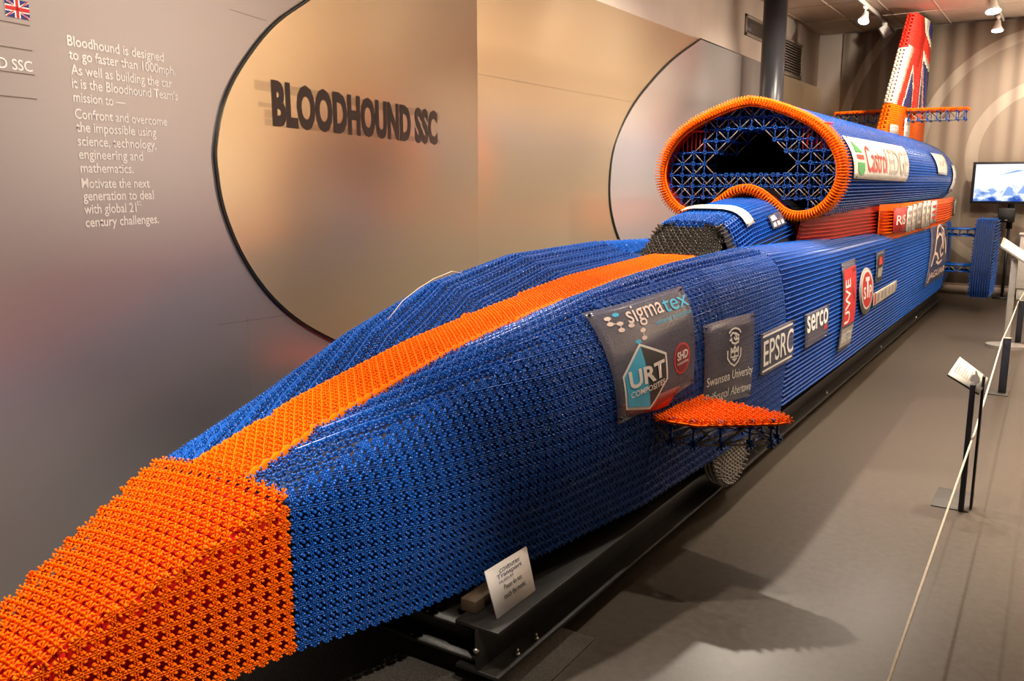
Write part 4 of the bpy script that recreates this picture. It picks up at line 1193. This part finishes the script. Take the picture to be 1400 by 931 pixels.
# ---------------- trolley under the car ----------------
tr = thing('display_trolley', 'black steel trolley of long beams on castors carrying the car model', 'trolley', (XC, 7.5, 0))
def ibeam(acc, xc, y0, y1, z0, z1, w, t=.014):
    acc.box((xc-w/2, y0, z0), (xc+w/2, y1, z0+t)); acc.box((xc-w/2, y0, z1-t), (xc+w/2, y1, z1)); acc.box((xc-t/2, y0, z0+t), (xc+t/2, y1, z1-t))
for side in (1, -1):
    a = Acc(); ibeam(a, XC+side*.565, 2.10, 13.3, .075, .245, .17); bevel(a.build('beam', M['steel'], tr), .002)
    a = Acc(); a.box((XC+side*.40-.04, 2.35, .245), (XC+side*.40+.04, 13.2, .285)); a.build('runner', M['steel'], tr)
    for y in (2.25, 2.37, 4.4, 6.6, 8.8, 11.0):
        a = Acc(); a.tube([(XC+side*.628, y, .0895), (XC+side*.628, y, .098)], .009, 6); a.tube([(XC+side*.628, y, .098), (XC+side*.628, y, .112)], .004, 8)
        a.build('beam_bolt', M['bolt'], tr)
    a = Acc(); a.tube([(XC+side*.565, 2.104, .16), (XC+side*.565, 2.092, .16)], .009, 6); a.build('beam_bolt', M['bolt'], tr)
for y in (2.18, 4.6, 7.0, 9.4, 11.8, 13.15):
    a = Acc(); ibeam(a, 0, 0, 1, .10, .22, .12)
    V = np.vstack(a.V); b = Acc(); 
    for L in a.F[4]: pass
    b.add(np.c_[XC-.56+V[:, 1]*1.12, y+V[:, 0], V[:, 2]], np.vstack(a.F[4])); b.build('cross_beam', M['steel'], tr)
for side in (1, -1):
    for y in (2.22, 7.4, 13.0):
        x = XC+side*.565
        a = Acc()
        for s in (-1, 1): a.box((x+s*.026-.004, y-.03, .03), (x+s*.026+.004, y+.03, .078))
        a.box((x-.05, y-.05, .068), (x+.05, y+.05, .076)); a.build('castor_fork', M['steel'], tr)
        a = Acc(); a.tube([(x-.018, y, .038), (x+.018, y, .038)], .037, 20); a.build('castor_wheel', M['rubber'], tr)
for y in (2.9, 5.5, 8.0, 10.5, 12.8):
    a = Acc(); 
    for side in (1, -1): a.box((XC+side*.40-.03, y-.03, .285), (XC+side*.40+.03, y+.03, .325))
    a.box((XC-.43, y-.03, .290), (XC+.43, y+.03, .325)); a.build('cradle_bar', M['steel'], tr)
# the block the card leans on
a = Acc(); a.box((-1.59, 2.16, .2455), (-1.53, 2.30, .29)); tag(bevel(a.build('wooden_block', mat('brown wood', (.09, .06, .035), .6, noise=.3)), .003), 'small dark block on the trolley beam behind the notice card', 'block')
# notice card
def cardmap(p0, p1, p2, p3):
    q = [np.array(p, float) for p in (p0, p1, p2, p3)]   # TL TR BR BL
    n = np.cross(q[1]-q[0], q[3]-q[0]); n /= np.linalg.norm(n); n = -n if n[0] < 0 else n
    return lambda a_, b_, up=0: (q[0]*(1-a_)+q[1]*a_)*b_+(q[3]*(1-a_)+q[2]*a_)*(1-b_)+n*up
f = cardmap((-1.508, 2.185, .394), (-1.506, 2.440, .388), (-1.452, 2.415, .2465), (-1.452, 2.172, .2465))
cd = thing('notice_card', 'white notice card asking visitors not to touch, leaning on the trolley beam', 'sign', (-1.5, 2.3, .245))
a = Acc(); a.hexa([f(0,0,-.004), f(1,0,-.004), f(1,1,-.004), f(0,1,-.004), f(0,0), f(1,0), f(1,1), f(0,1)]); a.build('card', M['card'], cd)
p = Print(f, cd, .0008)
p.text('COVENTRY', (.28, .80, .78, .88), 'ink_navy', bold=.006); p.text('Transport', (.20, .665, .80, .79), 'ink_navy', bold=.004); p.text('MUSEUM', (.22, .595, .56, .65), 'ink_navy')
p.text('Please do not', (.30, .43, .74, .535), 'ink_black', bold=.008); p.text('touch the model.', (.25, .255, .80, .36), 'ink_black', bold=.008); p.text('Thank you', (.77, .22, .90, .25), 'ink_grey'); p.done()
# mat under the nose
a = Acc(); a.box((-2.75, 1.3, 0), (-1.32, 2.62, .008)); tag(a.build('floor_mat', M['mat_']), 'dark speckled mat on the floor under the nose end of the trolley', 'mat')

# ---------------- rope barrier and stands ----------------
def post(x, y, z, lab, base=True):
    t = thing('rope_post', lab, 'barrier post', (x, y, 0), 'rope posts')
    a = Acc(); a.box((x-.028, y-.016, .008), (x+.028, y+.016, z)); bevel(a.build('post', M['navy'], t), .003)
    a = Acc(); a.box((x-.030, y-.018, z), (x+.030, y+.018, z+.008)); a.build('cap', M['alum'], t)
    a = Acc(); a.box((x-.125, y-.09, 0), (x+.05, y+.09, .008)); bevel(a.build('base_plate', M['plate'], t), .002)
    return t
post(-.33, 7.73, .445, 'low dark barrier post second along the rope, behind the sloped label stand')
post(-.345, 10.34, .445, 'low dark barrier post beside the silver lectern stand')
a = Acc()
a.tube([(-.262, 1.2, .38), (-.284, 2.24, .372), (-.312, 4.80, .38), (-.312, 4.90, .381), (-.338, 6.3, .395), (-.364, 7.73, .428), (-.370, 9.0, .41), (-.379, 10.34, .428), (-.36, 12.2, .41), (-.37, 14.2, .44)], .005, 8)
tag(a.build('barrier_rope', M['cord']), 'thin white elastic barrier rope strung along the aisle from post to post', 'rope')
ls = thing('label_stand', 'dark low stand with sloped white label and grey base plate, nearest in the aisle', 'label stand', (-.33, 4.86, 0))
a = Acc(); a.box((-.385, 4.755, 0), (-.21, 5.075, .006)); o = bevel(a.build('base_plate', M['plate'], ls), .002)
o.location = (-.085, 0, 0)
a = Acc(); a.box((-.342, 4.74, .006), (-.318, 4.79, .665)); bevel(a.build('upright', M['navy'], ls), .002)
a = Acc(); a.box((-.296, 4.80, .006), (-.284, 4.86, .70)); bevel(a.build('upright', M['navy'], ls), .002)
f = cardmap((-.415, 4.93, .765), (-.275, 4.90, .675), (-.297, 4.74, .625), (-.447, 4.77, .700))
a = Acc(); a.hexa([f(0,0,-.012), f(1,0,-.012), f(1,1,-.012), f(0,1,-.012), f(0,0,-.002), f(1,0,-.002), f(1,1,-.002), f(0,1,-.002)]); a.build('label_tray', M['navy'], ls)
a = Acc(); a.hexa([f(.0,.0,-.002), f(1,0,-.002), f(1,1,-.002), f(0,1,-.002), f(0,0,.001), f(1,0,.001), f(1,1,.001), f(0,1,.001)]); a.build('label_sheet', M['cardedge'], ls)
p = Print(f, ls, .0018)
for i in range(9):
    if not 0: p.line([(.10+.075*i, .25), (.10+.075*i, .80-.12*(i % 3))], .028, 'ink_grey')
p.shape([(.58,.30),(.78,.34),(.84,.52),(.80,.70),(.70,.80),(.62,.92),(.58,.90),(.63,.72),(.57,.60)], 'ink_black', up=.001); p.done()
le = thing('lectern_stand', 'silver lectern stand with sloped top and flat oval foot, beyond the label stand', 'lectern', (-.43, 10.0, 0))
a = Acc(); a.tube([(-.43, 10.02, .02), (-.43, 10.02, .035)], .1, 8)
a = Acc(); pts = [(-.43+.19*math.cos(t), 10.0+.16*math.sin(t)) for t in np.linspace(0, 2*math.pi, 33)[:-1]]
n = len(pts); a.add([(x, y, 0) for x, y in pts]+[(x, y, .03) for x, y in pts], [(i, (i+1) % n, n+(i+1) % n, n+i) for i in range(n)]); a.poly([(x, y, .03) for x, y in pts]); a.poly([(x, y, 0) for x, y in pts][::-1]); bevel(a.build('foot', M['alum'], le), .006)
a = Acc(); a.box((-.465, 10.0, .03), (-.405, 10.035, .90)); bevel(a.build('column', M['alum'], le), .004)
a = Acc(); a.hexa([(-.565, 9.88, 1.015), (-.10, 9.88, .70), (-.10, 10.2, .76), (-.565, 10.2, 1.075), (-.565, 9.88, 1.045), (-.10, 9.88, .73), (-.10, 10.2, .79), (-.565, 10.2, 1.105)]); bevel(a.build('sloped_top', M['alum'], le), .004)
a = Acc(); a.hexa([(-.54, 9.90, 1.033), (-.12, 9.90, .748), (-.12, 10.18, .80), (-.54, 10.18, 1.087), (-.54, 9.90, 1.035), (-.12, 9.90, .75), (-.12, 10.18, .802), (-.54, 10.18, 1.089)]); a.build('label_sheet', M['card'], le)

# ---------------- television, loudspeaker and cabinet at the far wall ----------------
tv = thing('television', 'lit television with white and blue picture on the far curtain', 'television', (-.75, 14.3, 1.37))
a = Acc(); a.box((-1.265, 14.30, 1.355), (-.20, 14.36, 1.945)); bevel(a.build('casing', M['black'], tv), .006)
a = Acc(); a.box((-1.225, 14.294, 1.392), (-.235, 14.302, 1.912)); a.build('screen', screen_material(), tv)
a = Acc()
for s in ([(-1.05,1.50),(-.97,1.56),(-.93,1.53),(-.99,1.48)], [(-.86,1.47),(-.80,1.60),(-.74,1.58),(-.72,1.47)], [(-.68,1.50),(-.60,1.62),(-.55,1.50)], [(-.92,1.76),(-.70,1.83),(-.62,1.82),(-.70,1.80)]):
    a.poly([(x, 14.2925, z) for x, z in s])
a.build('picture_shapes', mat('blue picture', (.02, .06, .3), .4, emit=(.28, .42, .85), estr=1, noise=.1), tv)
a = Acc(); a.box((-.78, 14.36, 1.0), (-.70, 14.40, 1.9)); a.box((-.76, 14.36, 0), (-.72, 14.40, 1.0)); a.box((-.86, 14.22, 0), (-.62, 14.52, .02)); a.build('stand', M['black'], tv)
sp = thing('loudspeaker', 'small black loudspeaker box below the television', 'loudspeaker', (-.78, 14.35, 1.08))
a = Acc(); a.box((-.885, 14.20, 1.095), (-.675, 14.36, 1.295)); bevel(a.build('cabinet', M['black'], sp), .008)
a = Acc(); a.box((-.87, 14.194, 1.11), (-.69, 14.201, 1.28)); a.build('grille', mat('dark cloth grille', (.02, .02, .022), .8, noise=.3, nscale=90), sp)
a = Acc(); a.box((-.80, 14.190, 1.125), (-.76, 14.195, 1.132)); a.build('badge', M['alum'], sp)
a = Acc(); a.box((-.58, 14.25, .16), (-.10, 14.52, .92)); a.box((-.60, 14.23, .92), (-.08, 14.54, .95)); a.box((-.56, 14.27, 0), (-.12, 14.5, .16)); tag(bevel(a.build('white_cabinet', M['lampwhite']), .008), 'low white cabinet under the right end of the television', 'cabinet')

# ---------------- track lights ----------------
def track(x, y0, y1, lab):
    t = thing('light_track', lab, 'light track', (x, (y0+y1)/2, ZC))
    a = Acc(); a.box((x-.018, y0, ZC-.06), (x+.018, y1, ZC-.006)); a.build('rail', M['lampwhite'], t)
    a = Acc(); a.box((x-.007, y0, ZC-.062), (x+.007, y1, ZC-.059)); a.build('slot', M['louvre'], t)
def lamp(x, y, aim, lab, lit=True, r=.055):
    t = thing('track_spotlight', lab, 'spotlight', (x, y, ZC-.06), 'track spotlights')
    z = ZC-.06
    a = Acc(); a.box((x-.02, y-.06, z-.03), (x+.02, y+.06, z)); a.tube([(x, y, z-.03), (x, y, z-.09)], .012, 10); bevel(a.build('adaptor', M['lampwhite'], t), .003)
    d = Vector(aim).normalized(); c = Vector((x, y, z-.12))
    a = Acc(); a.tube([c-d*.07, c-d*.06, c+d*.01, c+d*.075], [.018, .032, .045, r], 24); a.build('housing', M['lampwhite'], t, smooth=False)
    a = Acc(); a.tube([c+d*.0755, c+d*.079], r*.86, 24); a.build('lens', M['lampglow'] if lit else M['black'], t)
def boxlamp(x, y, lab, aim=(.3, .1, -.5)):
    t = thing('track_spotlight', lab, 'spotlight', (x, y, ZC-.06), 'track spotlights'); z = ZC-.06
    a = Acc(); a.box((x-.03, y-.05, z-.04), (x+.03, y+.05, z)); a.build('adaptor', M['lampwhite'], t)
    d = Vector(aim).normalized(); c = Vector((x, y, z-.1)); a = Acc(); a.bar(c-d*.07, c+d*.09, .11, .12); bevel(a.build('housing', M['lampwhite'], t), .008)
track(-2.50, 8.0, 14.5, 'white light track on the ceiling running towards the tail fin')
track(-1.08, 8.0, 14.5, 'white light track on the ceiling over the right side of the car')
lamp(-2.50, 12.35, (-.1, -.45, -.8), 'lit white spotlight on the left track nearest the camera', r=.075)
boxlamp(-2.50, 13.75, 'square unlit white spotlight on the left track beside the tail fin')
lamp(-1.05, 12.45, (.1, -.25, -.9), 'lit white spotlight at the top edge on the right track', r=.095)
lamp(-1.10, 14.0, (0, -.2, -.9), 'lit white spotlight low on the right track before the curtain', r=.08)
a = Acc(); a.box((-1.55, 11.9, ZC-.012), (-1.25, 12.3, ZC)); tag(a.build('ceiling_vent', M['louvre']), 'square brown air vent set in the ceiling between the light tracks', 'vent')
